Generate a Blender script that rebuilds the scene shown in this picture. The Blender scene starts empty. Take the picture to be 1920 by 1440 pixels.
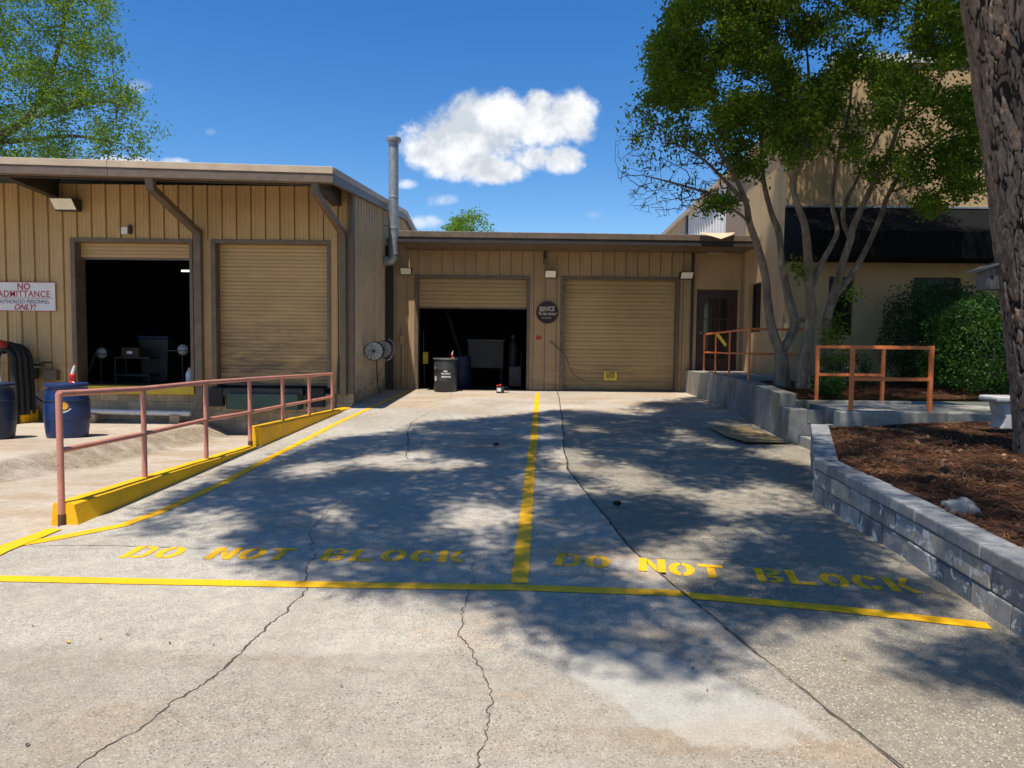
import bpy, bmesh, math, random
import numpy as np
from mathutils import Vector, Matrix, noise

random.seed(7)
rng = np.random.default_rng(7)
scene = bpy.context.scene
R = math.radians

# ------------------------------------------------------------------ camera
F_PX = 1330.0
EYE = 1.6
PITCH = math.atan(75 / 1330.0)
ROLL = 0.010
fw = Vector((0, math.cos(PITCH), -math.sin(PITCH)))
r0 = Vector((1, 0, 0))
u0 = Vector((0, math.sin(PITCH), math.cos(PITCH)))
rt = r0 * math.cos(ROLL) + u0 * math.sin(ROLL)
up = u0 * math.cos(ROLL) - r0 * math.sin(ROLL)
cd = bpy.data.cameras.new('camera')
cam = bpy.data.objects.new('camera', cd)
scene.collection.objects.link(cam)
cd.sensor_width = 36.0
cd.lens = 36.0 * F_PX / 1920.0
cd.clip_start = 0.05
cd.clip_end = 3000
m3 = Matrix((rt, up, -fw)).transposed()
cam.matrix_world = Matrix.Translation((0, 0, EYE)) @ m3.to_4x4()
scene.camera = cam
scene.render.resolution_x = 1024
scene.render.resolution_y = 768

# ------------------------------------------------------------------ exposure
vs = scene.view_settings
vs.view_transform = 'Standard'
vs.look = 'None'
vs.gamma = 1.0
vs.use_curve_mapping = False
vs.exposure = 0.30
scene.cycles.max_bounces = 6
scene.cycles.diffuse_bounces = 3
scene.cycles.glossy_bounces = 2
scene.cycles.transmission_bounces = 2

# ------------------------------------------------------------------ sun: light travels along SUN_D
SUN_D = Vector((0.145, 0.341, -1.0)).normalized()
SUN_EL = math.asin(-SUN_D.z)
sl = bpy.data.lights.new('sun', 'SUN')
sl.energy = 5.0
sl.angle = R(0.53)
sl.color = (1.0, 0.955, 0.88)
sun = bpy.data.objects.new('sun', sl)
sun.rotation_euler = SUN_D.to_track_quat('-Z', 'Y').to_euler()
sun.location = (0, 0, 30)
scene.collection.objects.link(sun)

# ------------------------------------------------------------------ sky with clouds
world = bpy.data.worlds.new('World')
scene.world = world
world.use_nodes = True
wt = world.node_tree
wt.nodes.clear()
WN = wt.nodes
WL = wt.links.new


def wmath(op, a, b=None, c=None, clamp=False):
    n = WN.new('ShaderNodeMath')
    n.operation = op
    n.use_clamp = clamp
    for i, v in enumerate((a, b, c)):
        if v is None:
            continue
        if isinstance(v, (int, float)):
            n.inputs[i].default_value = v
        else:
            WL(v, n.inputs[i])
    return n.outputs[0]


sky = WN.new('ShaderNodeTexSky')
sky.sky_type = 'NISHITA'
sky.sun_disc = False
sky.sun_elevation = SUN_EL
sky.sun_rotation = math.atan2(-SUN_D.x, -SUN_D.y)
sky.altitude = 200
sky.air_density = 1.0
sky.dust_density = 0.25
sky.ozone_density = 2.2
hs = WN.new('ShaderNodeHueSaturation')
hs.inputs['Saturation'].default_value = 1.38
hs.inputs['Hue'].default_value = 0.506
WL(sky.outputs[0], hs.inputs['Color'])
bg_sky = WN.new('ShaderNodeBackground')
bg_sky.inputs['Strength'].default_value = 0.128
WL(hs.outputs[0], bg_sky.inputs['Color'])

tc = WN.new('ShaderNodeTexCoord')
sep = WN.new('ShaderNodeSeparateXYZ')
WL(tc.outputs['Generated'], sep.inputs[0])
ysafe = wmath('MAXIMUM', sep.outputs[1], 0.02)
U = wmath('DIVIDE', sep.outputs[0], ysafe)
V = wmath('DIVIDE', sep.outputs[2], ysafe)
comb = WN.new('ShaderNodeCombineXYZ')
WL(U, comb.inputs[0])
WL(V, comb.inputs[1])


def wnoise(vec, scale, detail, rough=0.6, dist=0.0):
    n = WN.new('ShaderNodeTexNoise')
    n.noise_dimensions = '2D'
    n.inputs['Scale'].default_value = scale
    n.inputs['Detail'].default_value = detail
    n.inputs['Roughness'].default_value = rough
    n.inputs['Distortion'].default_value = dist
    WL(vec, n.inputs['Vector'])
    return n.outputs['Fac']


def wvec_add(vec, off):
    n = WN.new('ShaderNodeVectorMath')
    n.operation = 'ADD'
    WL(vec, n.inputs[0])
    n.inputs[1].default_value = off
    return n.outputs[0]


def ray(px, py):
    return fw + rt * ((px - 960) / F_PX) + up * ((720 - py) / F_PX)


def cloud_field(blobs):
    acc = None
    for (px, py, a, b) in blobs:
        d = ray(px, py)
        uc, vc = d.x / d.y, d.z / d.y
        du = wmath('MULTIPLY', wmath('SUBTRACT', U, uc), F_PX / a)
        dv = wmath('MULTIPLY', wmath('SUBTRACT', V, vc), F_PX / b)
        q = wmath('ADD', wmath('MULTIPLY', du, du), wmath('MULTIPLY', dv, dv))
        f = wmath('SUBTRACT', 1.0, q)
        f = wmath('MAXIMUM', f, -1.5)
        acc = f if acc is None else wmath('SMOOTH_MAX', acc, f, 0.35)
    return acc


n1 = wnoise(comb.outputs[0], 13.0, 8.0, 0.6, 0.25)
n1o = wnoise(wvec_add(comb.outputs[0], (0.012, -0.030, 0)), 13.0, 5.0, 0.55, 0.25)
n2 = wnoise(comb.outputs[0], 48.0, 8.0, 0.72)
big = cloud_field([(835, 265, 78, 62), (880, 215, 62, 48), (940, 240, 95, 62), (1010, 235, 80, 50), (1068, 215, 54, 50),
                   (1090, 240, 34, 34), (870, 305, 92, 38), (935, 320, 62, 24), (1050, 300, 48, 30), (1002, 296, 46, 26), (800, 285, 48, 40), (1010, 195, 34, 28)])
small = cloud_field([(826, 375, 44, 17), (790, 416, 52, 16), (262, 160, 32, 18), (230, 302, 72, 12), (330, 302, 40, 9), (765, 345, 26, 12)])
faint = cloud_field([(1112, 402, 24, 11), (395, 248, 14, 9), (1640, 380, 70, 30)])


def wmask(field, amp, lo, hi):
    t = wmath('ADD', field, wmath('MULTIPLY', wmath('SUBTRACT', n1, 0.5), amp))
    t = wmath('ADD', t, wmath('MULTIPLY', wmath('SUBTRACT', n2, 0.5), 0.9))
    mr = WN.new('ShaderNodeMapRange')
    mr.interpolation_type = 'SMOOTHSTEP'
    WL(t, mr.inputs['Value'])
    mr.inputs['From Min'].default_value = lo
    mr.inputs['From Max'].default_value = hi
    return mr.outputs[0], t


m_big, t_big = wmask(big, 2.1, -0.22, 0.80)
m_small, _ = wmask(small, 2.2, 0.1, 1.4)
m_faint, _ = wmask(faint, 2.0, 0.1, 2.4)
msk = wmath('MAXIMUM', m_big, wmath('MULTIPLY', m_small, 0.8))
msk = wmath('MAXIMUM', msk, wmath('MULTIPLY', m_faint, 0.45))
front = WN.new('ShaderNodeMapRange')
WL(sep.outputs[1], front.inputs['Value'])
front.inputs['From Min'].default_value = 0.05
front.inputs['From Max'].default_value = 0.2
msk = wmath('MULTIPLY', msk, front.outputs[0], clamp=True)
lit = wmath('ADD', wmath('MULTIPLY', wmath('SUBTRACT', n1, n1o), 2.8), 0.40)
edge = wmath('MULTIPLY', wmath('SUBTRACT', 1.1, t_big), 0.22)
lit = wmath('ADD', lit, edge, clamp=True)
crmp = WN.new('ShaderNodeValToRGB')
crmp.color_ramp.elements[0].position = 0.1
crmp.color_ramp.elements[0].color = (0.60, 0.65, 0.71, 1)
crmp.color_ramp.elements[1].position = 0.9
crmp.color_ramp.elements[1].color = (0.97, 0.98, 1.0, 1)
WL(lit, crmp.inputs[0])
bg_cl = WN.new('ShaderNodeBackground')
WL(crmp.outputs[0], bg_cl.inputs['Color'])
bg_cl.inputs['Strength'].default_value = 0.88
mixw = WN.new('ShaderNodeMixShader')
WL(msk, mixw.inputs[0])
WL(bg_sky.outputs[0], mixw.inputs[1])
WL(bg_cl.outputs[0], mixw.inputs[2])
wout = WN.new('ShaderNodeOutputWorld')
WL(mixw.outputs[0], wout.inputs['Surface'])

# ================================================================== helpers
CAMP = Vector((0, 0, EYE))


def PY(px, py, Y):
    d = ray(px, py)
    return CAMP + d * (Y / d.y)


def PX(px, py, X):
    d = ray(px, py)
    return CAMP + d * (X / d.x)


def PZ(px, py, z):
    d = ray(px, py)
    return CAMP + d * ((z - EYE) / d.z)


FLOOR_C = 0.36
RAMP_S = 0.0225


def zr(Y):
    return max(0.0, min(FLOOR_C, RAMP_S * (Y - 3.0)))


def G(px, py, dz=0.0):
    q = PZ(px, py, 0.1)
    for i in range(30):
        q = PZ(px, py, zr(q.y) + dz)
    return q


WLOC = {}


def link(o, parent=None, origin=None):
    scene.collection.objects.link(o)
    if parent is not None:
        o.parent = parent
    return o


def tag(o, label=None, cat=None, group=None, kind=None):
    if label:
        o['label'] = label
    if cat:
        o['category'] = cat
    if group:
        o['group'] = group
    if kind:
        o['kind'] = kind
    return o


def thing(name, loc, label, cat, group=None, kind=None):
    o = bpy.data.objects.new(name, None)
    o.empty_display_size = 0.1
    o.location = loc
    scene.collection.objects.link(o)
    WLOC[o] = Vector(loc)
    return tag(o, label, cat, group, kind)


def wloc(o):
    if o is None:
        return Vector((0, 0, 0))
    return WLOC[o]


class MB:
    def __init__(s):
        s.v = []
        s.f = []

    def quad(s, *pts):
        i = len(s.v)
        s.v += [tuple(p) for p in pts]
        s.f.append(tuple(range(i, i + len(pts))))
        return s

    def hexa(s, p):
        """p: 8 points, bottom ring 0-3 ccw (seen from above), top ring 4-7"""
        i = len(s.v)
        s.v += [tuple(q) for q in p]
        for f in ((3, 2, 1, 0), (4, 5, 6, 7), (0, 1, 5, 4), (1, 2, 6, 5), (2, 3, 7, 6), (3, 0, 4, 7)):
            s.f.append(tuple(i + k for k in f))
        return s

    def box(s, x0, x1, y0, y1, z0, z1):
        return s.hexa([(x0, y0, z0), (x1, y0, z0), (x1, y1, z0), (x0, y1, z0),
                       (x0, y0, z1), (x1, y0, z1), (x1, y1, z1), (x0, y1, z1)])

    def bar(s, a, b, w, h, upv=(0, 0, 1)):
        """square bar from a to b"""
        a = Vector(a)
        b = Vector(b)
        d = (b - a).normalized()
        sx = d.cross(Vector(upv))
        if sx.length < 1e-4:
            sx = Vector((1, 0, 0))
        sx.normalize()
        sy = sx.cross(d).normalized()
        sx = sx * w / 2
        sy = sy * h / 2
        return s.hexa([a - sx - sy, a + sx - sy, b + sx - sy, b - sx - sy, a - sx + sy, a + sx + sy, b + sx + sy, b - sx + sy])

    def tube(s, pts, rad, n=10, caps=True):
        pts = [Vector(p) for p in pts]
        if isinstance(rad, (int, float)):
            rad = [rad] * len(pts)
        base = len(s.v)
        prev = None
        for k, p in enumerate(pts):
            if k == 0:
                d = pts[1] - p
            elif k == len(pts) - 1:
                d = p - pts[k - 1]
            else:
                d = (pts[k + 1] - p).normalized() + (p - pts[k - 1]).normalized()
            d.normalize()
            if prev is None:
                a = Vector((0, 0, 1)) if abs(d.z) < 0.9 else Vector((1, 0, 0))
                prev = d.cross(a).normalized()
            prev = (prev - d * prev.dot(d)).normalized()
            q = d.cross(prev)
            for j in range(n):
                t = 2 * math.pi * j / n
                s.v.append(tuple(p + prev * (math.cos(t) * rad[k]) + q * (math.sin(t) * rad[k])))
        for k in range(len(pts) - 1):
            for j in range(n):
                a = base + k * n + j
                b = base + k * n + (j + 1) % n
                s.f.append((a, b, b + n, a + n))
        if caps:
            s.f.append(tuple(base + j for j in range(n))[::-1])
            e = base + (len(pts) - 1) * n
            s.f.append(tuple(e + j for j in range(n)))
        return s

    def lathe(s, c, prof, n=28, axis='z'):
        c = Vector(c)
        base = len(s.v)
        for (r, h) in prof:
            for j in range(n):
                t = 2 * math.pi * j / n
                if axis == 'z':
                    s.v.append((c.x + r * math.cos(t), c.y + r * math.sin(t), c.z + h))
                elif axis == 'y':
                    s.v.append((c.x + r * math.cos(t), c.y + h, c.z + r * math.sin(t)))
                else:
                    s.v.append((c.x + h, c.y + r * math.cos(t), c.z + r * math.sin(t)))
        for k in range(len(prof) - 1):
            for j in range(n):
                a = base + k * n + j
                b = base + k * n + (j + 1) % n
                s.f.append((a, b, b + n, a + n))
        s.f.append(tuple(base + j for j in range(n))[::-1])
        e = base + (len(prof) - 1) * n
        s.f.append(tuple(e + j for j in range(n)))
        return s

    def prism(s, poly, y0, y1):
        """polygon in XZ extruded along Y"""
        i = len(s.v)
        n = len(poly)
        s.v += [(p[0], y0, p[1]) for p in poly] + [(p[0], y1, p[1]) for p in poly]
        s.f.append(tuple(range(i, i + n)))
        s.f.append(tuple(range(i + n, i + 2 * n))[::-1])
        for k in range(n):
            a = i + k
            b = i + (k + 1) % n
            s.f.append((a, a + n, b + n, b))
        return s

    def build(s, name, mat, parent=None, smooth=False, bevel=0.0, origin=None, seg=2, recalc=True):
        me = bpy.data.meshes.new(name)
        if parent is not None:
            o0 = wloc(parent)
        else:
            o0 = Vector(origin) if origin is not None else Vector((0, 0, 0))
        me.from_pydata([(v[0] - o0.x, v[1] - o0.y, v[2] - o0.z) for v in s.v], [], s.f)
        if bevel > 0 or recalc:
            bm = bmesh.new()
            bm.from_mesh(me)
            if recalc:
                bmesh.ops.recalc_face_normals(bm, faces=bm.faces)
            if bevel > 0:
                bmesh.ops.bevel(bm, geom=list(bm.edges), offset=bevel, segments=seg, profile=0.6, affect='EDGES', clamp_overlap=True)
            bm.to_mesh(me)
            bm.free()
        if smooth:
            for p in me.polygons:
                p.use_smooth = True
            try:
                me.set_sharp_from_angle(angle=R(38))
            except Exception:
                pass
        me.materials.append(M[mat] if isinstance(mat, str) else mat)
        o = bpy.data.objects.new(name, me)
        scene.collection.objects.link(o)
        if parent is not None:
            o.parent = parent
        else:
            o.location = o0
        WLOC[o] = o0.copy()
        return o


def place_mesh(name, me, loc, parent):
    """an object that shares mesh data; loc in world space"""
    o = bpy.data.objects.new(name, me)
    scene.collection.objects.link(o)
    o.parent = parent
    o.location = Vector(loc) - wloc(parent)
    WLOC[o] = Vector(loc)
    return o


def tri_mesh(name, Vv, Ff, mat, parent=None, origin=None, smooth=False):
    me = bpy.data.meshes.new(name)
    o0 = wloc(parent) if parent is not None else (Vector(origin) if origin is not None else Vector((0, 0, 0)))
    Vv = np.asarray(Vv, dtype=np.float64) - np.array(o0)
    Ff = np.asarray(Ff, dtype=np.int32)
    k = Ff.shape[1]
    me.vertices.add(len(Vv))
    me.vertices.foreach_set('co', Vv.astype(np.float32).ravel())
    me.loops.add(Ff.size)
    me.loops.foreach_set('vertex_index', Ff.ravel())
    me.polygons.add(len(Ff))
    me.polygons.foreach_set('loop_start', np.arange(0, Ff.size, k, dtype=np.int32))
    try:
        me.polygons.foreach_set('loop_total', np.full(len(Ff), k, dtype=np.int32))
    except Exception:
        pass
    me.update(calc_edges=True)
    if smooth:
        me.polygons.foreach_set('use_smooth', np.ones(len(Ff), dtype=bool))
    me.materials.append(M[mat])
    o = bpy.data.objects.new(name, me)
    scene.collection.objects.link(o)
    if parent is not None:
        o.parent = parent
    else:
        o.location = o0
    WLOC[o] = o0.copy()
    return o


# ================================================================== materials
M = {}


class NT:
    def __init__(s, name):
        m = bpy.data.materials.new(name)
        m.use_nodes = True
        s.m = m
        s.t = m.node_tree
        s.N = s.t.nodes
        s.L = s.t.links.new
        s.bsdf = s.N['Principled BSDF']
        s.out = s.N['Material Output']
        g = s.N.new('ShaderNodeNewGeometry')
        s.geo = g
        s.pos = g.outputs['Position']
        M[name] = m

    def mapv(s, sc=(1, 1, 1), vec=None, loc=(0, 0, 0)):
        n = s.N.new('ShaderNodeMapping')
        n.inputs['Scale'].default_value = sc
        n.inputs['Location'].default_value = loc
        s.L(vec or s.pos, n.inputs['Vector'])
        return n.outputs[0]

    def noise(s, scale, detail=4, rough=0.55, vec=None, dist=0.0):
        n = s.N.new('ShaderNodeTexNoise')
        n.inputs['Scale'].default_value = scale
        n.inputs['Detail'].default_value = detail
        n.inputs['Roughness'].default_value = rough
        n.inputs['Distortion'].default_value = dist
        s.L(vec or s.pos, n.inputs['Vector'])
        return n.outputs['Fac']

    def voro(s, scale, vec=None, feature='F1', out='Distance', rnd=1.0):
        n = s.N.new('ShaderNodeTexVoronoi')
        n.feature = feature
        n.inputs['Scale'].default_value = scale
        n.inputs['Randomness'].default_value = rnd
        s.L(vec or s.pos, n.inputs['Vector'])
        return n.outputs[out]

    def ramp(s, fac, stops):
        n = s.N.new('ShaderNodeValToRGB')
        cr = n.color_ramp
        while len(cr.elements) > 1:
            cr.elements.remove(cr.elements[-1])
        cr.elements[0].position = stops[0][0]
        c = stops[0][1]
        cr.elements[0].color = (*c, 1) if len(c) == 3 else c
        for p, c in stops[1:]:
            e = cr.elements.new(p)
            e.color = (*c, 1) if len(c) == 3 else c
        s.L(fac, n.inputs[0])
        return n.outputs[0]

    def step(s, fac, lo, hi):
        n = s.N.new('ShaderNodeMapRange')
        n.interpolation_type = 'SMOOTHSTEP'
        s.L(fac, n.inputs['Value'])
        n.inputs['From Min'].default_value = lo
        n.inputs['From Max'].default_value = hi
        return n.outputs[0]

    def mix(s, fac, a, b, mode='MIX'):
        n = s.N.new('ShaderNodeMix')
        n.data_type = 'RGBA'
        n.blend_type = mode
        for sock, v in ((n.inputs['Factor'], fac), (n.inputs['A'] if False else n.inputs[6], a), (n.inputs[7], b)):
            if isinstance(v, (int, float)):
                sock.default_value = v
            elif isinstance(v, tuple):
                sock.default_value = (*v, 1) if len(v) == 3 else v
            else:
                s.L(v, sock)
        return n.outputs[2]

    def math(s, op, a, b=None, clamp=False):
        n = s.N.new('ShaderNodeMath')
        n.operation = op
        n.use_clamp = clamp
        for i, v in enumerate((a, b)):
            if v is None:
                continue
            if isinstance(v, (int, float)):
                n.inputs[i].default_value = v
            else:
                s.L(v, n.inputs[i])
        return n.outputs[0]

    def sepz(s, i=2):
        n = s.N.new('ShaderNodeSeparateXYZ')
        s.L(s.pos, n.inputs[0])
        return n.outputs[i]

    def objrand(s):
        n = s.N.new('ShaderNodeObjectInfo')
        return n.outputs['Random']

    def col(s, c):
        if isinstance(c, tuple):
            s.bsdf.inputs['Base Color'].default_value = (*c, 1)
        else:
            s.L(c, s.bsdf.inputs['Base Color'])
        return s

    def set(s, rough=0.6, metal=0.0, spec=0.5):
        if isinstance(rough, (int, float)):
            s.bsdf.inputs['Roughness'].default_value = rough
        else:
            s.L(rough, s.bsdf.inputs['Roughness'])
        s.bsdf.inputs['Metallic'].default_value = metal
        s.bsdf.inputs['Specular IOR Level'].default_value = spec
        return s

    def bump(s, h, strength=0.3, dist=0.01):
        n = s.N.new('ShaderNodeBump')
        n.inputs['Strength'].default_value = strength
        n.inputs['Distance'].default_value = dist
        s.L(h, n.inputs['Height'])
        s.L(n.outputs[0], s.bsdf.inputs['Normal'])
        return s


def sc3(c, k):
    return tuple(min(1.0, x * k) for x in c)


def simple(name, c, rough=0.6, metal=0.0, var=0.18, scale=4.0, bump=0.0, bscale=40.0, spec=0.5):
    t = NT(name)
    f = t.noise(scale, 6, 0.65)
    t.col(t.ramp(f, [(0.3, sc3(c, 1 - var)), (0.7, sc3(c, 1 + var))]))
    f2 = t.noise(scale * 6, 4, 0.6)
    rr = t.ramp(f2, [(0.3, (max(0.05, rough - 0.12),) * 3), (0.7, (min(1, rough + 0.12),) * 3)])
    t.set(rr, metal, spec)
    if bump:
        t.bump(t.noise(bscale, 5, 0.6), bump, 0.004)
    return t


# ---- concretes
def concrete(name, a, b, stain, agg, agg_amt, agg_scale, stain_lo=0.5, seed=0.0, bump=0.35, dark_near=False, ridge=False):
    t = NT(name)
    p = t.mapv((1, 1, 1), loc=(seed, seed * 1.7, 0))
    n1 = t.noise(0.55, 4, 0.62, p, 0.4)
    c = t.ramp(n1, [(0.32, a), (0.68, b)])
    ns = t.noise(0.9, 4, 0.62, t.mapv((0.55, 1.5, 1), p, (3 + seed, 1, 0)), 0.6)
    c = t.mix(t.math('MULTIPLY', t.step(ns, stain_lo, stain_lo + 0.2), 0.82), c, stain)
    nm = t.noise(9, 4, 0.7, p)
    c = t.mix(0.32, c, t.ramp(nm, [(0.3, (0.25, 0.25, 0.25)), (0.7, (0.78, 0.78, 0.78))]), 'OVERLAY')
    vc = t.voro(agg_scale, p, 'F1', 'Color')
    bw = t.N.new('ShaderNodeRGBToBW')
    t.L(vc, bw.inputs[0])
    sp = t.ramp(bw.outputs[0], [(0.16, sc3(a, 0.28)), (0.34, sc3(a, 0.9)), (0.62, b), (0.84, agg)])
    vd = t.voro(agg_scale, p, 'F1', 'Distance')
    inside = t.math('MULTIPLY', t.step(vd, 0.55, 0.25), agg_amt)
    big = t.step(t.noise(1.3, 2, 0.5, p), 0.3, 0.65)
    c = t.mix(t.math('MULTIPLY', inside, t.math('ADD', 0.45, t.math('MULTIPLY', big, 0.55))), c, sp)
    fine = t.noise(160, 2, 0.7, p)
    c = t.mix(0.38, c, t.ramp(fine, [(0.32, (0.16, 0.16, 0.16)), (0.68, (0.86, 0.86, 0.86))]), 'OVERLAY')
    # scattered dark pits and spots
    vp = t.voro(14, p, 'F1', 'Distance')
    pit = t.step(vp, 0.09, 0.03)
    c = t.mix(t.math('MULTIPLY', pit, 0.5), c, sc3(a, 0.35))
    oil = t.step(t.noise(1.7, 3, 0.6, t.mapv((1, 1, 1), p, (11, 4, 0))), 0.67, 0.8)
    c = t.mix(t.math('MULTIPLY', oil, 0.45), c, sc3(a, 0.4))
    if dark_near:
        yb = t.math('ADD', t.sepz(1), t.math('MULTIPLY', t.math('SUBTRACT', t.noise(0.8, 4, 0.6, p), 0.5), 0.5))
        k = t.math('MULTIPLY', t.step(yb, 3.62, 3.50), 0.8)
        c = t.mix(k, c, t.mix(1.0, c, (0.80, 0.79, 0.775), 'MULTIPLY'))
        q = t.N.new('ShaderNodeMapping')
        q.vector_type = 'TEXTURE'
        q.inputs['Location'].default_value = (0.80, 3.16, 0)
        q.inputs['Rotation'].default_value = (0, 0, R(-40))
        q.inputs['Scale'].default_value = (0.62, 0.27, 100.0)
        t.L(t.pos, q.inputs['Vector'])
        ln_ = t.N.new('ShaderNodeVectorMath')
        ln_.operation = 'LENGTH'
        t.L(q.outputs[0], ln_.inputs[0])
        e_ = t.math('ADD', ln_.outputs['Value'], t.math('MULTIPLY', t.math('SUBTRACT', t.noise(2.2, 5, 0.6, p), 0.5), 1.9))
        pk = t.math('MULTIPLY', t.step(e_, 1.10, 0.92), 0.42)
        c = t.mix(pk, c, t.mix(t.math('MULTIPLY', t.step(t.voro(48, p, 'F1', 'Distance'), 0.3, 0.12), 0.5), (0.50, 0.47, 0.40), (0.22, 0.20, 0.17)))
    if ridge:
        xw = t.math('ADD', t.sepz(0), t.math('MULTIPLY', t.math('SUBTRACT', t.noise(1.6, 4, 0.6, p), 0.5), 0.5))
        k = t.math('MULTIPLY', t.step(xw, -6.55, -6.25), t.step(xw, -5.6, -5.9))
        yk = t.math('MULTIPLY', t.step(t.sepz(1), 7.0, 8.5), t.step(t.noise(2.5, 4, 0.6, p), 0.3, 0.6))
        c = t.mix(t.math('MULTIPLY', t.math('MULTIPLY', k, yk), 0.85), c, t.mix(1.0, sp, (0.62, 0.58, 0.52), 'MULTIPLY'))
    t.col(c)
    t.set(t.ramp(nm, [(0.3, (0.8,) * 3), (0.7, (0.95,) * 3)]), 0, 0.25)
    h = t.math('ADD', t.math('MULTIPLY', fine, 0.5), t.math('ADD', t.math('MULTIPLY', vd, -0.6), t.math('MULTIPLY', nm, 0.6)))
    t.bump(h, bump, 0.006)
    return t


concrete('concrete', (0.315, 0.275, 0.215), (0.44, 0.395, 0.32), (0.37, 0.26, 0.16), (0.60, 0.55, 0.46), 0.8, 85, 0.50, dark_near=True)
concrete('concrete_upper', (0.345, 0.29, 0.225), (0.48, 0.415, 0.33), (0.38, 0.265, 0.16), (0.52, 0.46, 0.37), 0.3, 95, 0.45, 5.0)
concrete('concrete_aggregate', (0.225, 0.19, 0.138), (0.33, 0.29, 0.22), (0.23, 0.18, 0.12), (0.62, 0.57, 0.45), 0.95, 90, 0.50, 14.0, 0.5)
concrete('concrete_apron', (0.37, 0.295, 0.215), (0.49, 0.41, 0.315), (0.37, 0.26, 0.155), (0.5, 0.45, 0.36), 0.45, 70, 0.48, 21.0, ridge=True)
concrete('concrete_patch', (0.42, 0.39, 0.33), (0.52, 0.48, 0.41), (0.46, 0.39, 0.29), (0.20, 0.18, 0.15), 0.5, 42, 0.6, 30.0)
concrete('concrete_wall', (0.17, 0.17, 0.16), (0.31, 0.305, 0.285), (0.15, 0.13, 0.09), (0.36, 0.35, 0.33), 0.3, 60, 0.46, 41.0, 0.5)
concrete('walk_concrete', (0.27, 0.255, 0.22), (0.38, 0.36, 0.31), (0.17, 0.15, 0.10), (0.42, 0.40, 0.36), 0.3, 60, 0.47, 47.0)
simple('crack', (0.075, 0.06, 0.045), 0.95, var=0.35, scale=20)
simple('soil_under', (0.05, 0.042, 0.034), 0.95, var=0.3)
simple('far_ground', (0.10, 0.10, 0.06), 0.95, var=0.3, scale=0.3)


# ---- yellow paint
def yellow(name, worn, c=(0.96, 0.50, 0.004), c2=(0.90, 0.43, 0.004)):
    t = NT(name)
    n = t.noise(3.0, 5, 0.6)
    base = t.ramp(n, [(0.3, c2), (0.65, c)])
    w = t.noise(28, 8, 0.75)
    k = t.step(w, worn, worn + 0.09)
    dirt = t.noise(4, 6, 0.75)
    base = t.mix(t.math('MULTIPLY', t.step(dirt, 0.46, 0.72), 0.42), base, (0.36, 0.24, 0.06))
    scuff = t.noise(1.0, 6, 0.7, t.mapv((40, 5, 5)))
    base = t.mix(t.math('MULTIPLY', t.step(scuff, 0.58, 0.72), 0.35), base, (0.20, 0.15, 0.07))
    t.col(t.mix(k, base, (0.34, 0.305, 0.25)))
    t.set(0.6, 0, 0.35)
    t.bump(t.noise(150, 3, 0.7), 0.25, 0.003)


yellow('yellow_line', 0.66)
yellow('yellow_text', 0.74, (0.95, 0.49, 0.006), (0.85, 0.42, 0.01))
yellow('yellow_kerb', 0.72, (0.92, 0.49, 0.005), (0.84, 0.42, 0.005))
yellow('yellow_bumper', 0.62, (0.62, 0.46, 0.03), (0.50, 0.36, 0.03))


# ---- painted metal siding
def siding(name, c, soot=0.0, zlo=0.0, zhi=1.0):
    t = NT(name)
    n = t.noise(0.8, 5, 0.6)
    base = t.ramp(n, [(0.3, sc3(c, 0.86)), (0.7, sc3(c, 1.1))])
    st = t.noise(1.0, 7, 0.7, t.mapv((16, 16, 0.7)), 0.3)
    base = t.mix(t.math('MULTIPLY', t.step(st, 0.5, 0.8), 0.18), base, sc3(c, 0.6))
    ls = t.noise(1.0, 5, 0.6, t.mapv((30, 30, 1.1), loc=(5, 5, 5)), 0.2)
    base = t.mix(t.math('MULTIPLY', t.step(ls, 0.55, 0.8), 0.15), base, sc3(c, 1.3))
    r = t.objrand()
    base = t.mix(0.6, base, t.mix(t.ramp(r, [(0, (0.9,) * 3), (1, (1.08,) * 3)]), base, base), 'MIX')
    mult = t.ramp(r, [(0, (0.90, 0.90, 0.90)), (1, (1.0, 1.0, 1.0))])
    base = t.mix(1.0, base, mult, 'MULTIPLY')
    rust = t.noise(9, 6, 0.75)
    base = t.mix(t.math('MULTIPLY', t.step(rust, 0.70, 0.80), 0.6), base, (0.13, 0.065, 0.03))
    if soot:
        z = t.sepz()
        band = t.step(z, zhi, zlo)
        sn = t.noise(1.6, 5, 0.7, t.mapv((0.7, 0.7, 4.0)), 0.5)
        k = t.math('MULTIPLY', t.math('MULTIPLY', band, t.step(sn, 0.3, 0.7)), soot)
        base = t.mix(k, base, (0.035, 0.028, 0.022))
    t.col(base)
    t.set(t.ramp(st, [(0.3, (0.42,) * 3), (0.7, (0.62,) * 3)]), 0, 0.4)
    t.bump(t.noise(1.0, 3, 0.5, t.mapv((3, 3, 0.9))), 0.28, 0.03)


TAN = (0.54, 0.35, 0.155)
siding('siding_tan', TAN, 0.6, 0.4, 1.7)
siding('siding_side', (0.60, 0.46, 0.30), 0.6, 0.3, 1.9)
siding('siding_center', (0.45, 0.298, 0.155), 0.5, 0.3, 1.6)
siding('door_slat', (0.52, 0.335, 0.145), 0.95, 0.3, 3.1)
siding('door_slat_center', (0.46, 0.315, 0.145), 0.5, 0.3, 1.4)
siding('siding_white', (0.72, 0.70, 0.66))
simple('trim_brown', (0.145, 0.102, 0.068), 0.5, var=0.25, scale=5)
simple('trim_light', (0.50, 0.38, 0.26), 0.55, var=0.15, scale=3)
simple('trim_dark', (0.035, 0.027, 0.022), 0.55, var=0.3, scale=5)
simple('flashing', (0.55, 0.42, 0.26), 0.5, var=0.15)
simple('roof_metal', (0.36, 0.31, 0.25), 0.5, 0.0, 0.15, 2)
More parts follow.
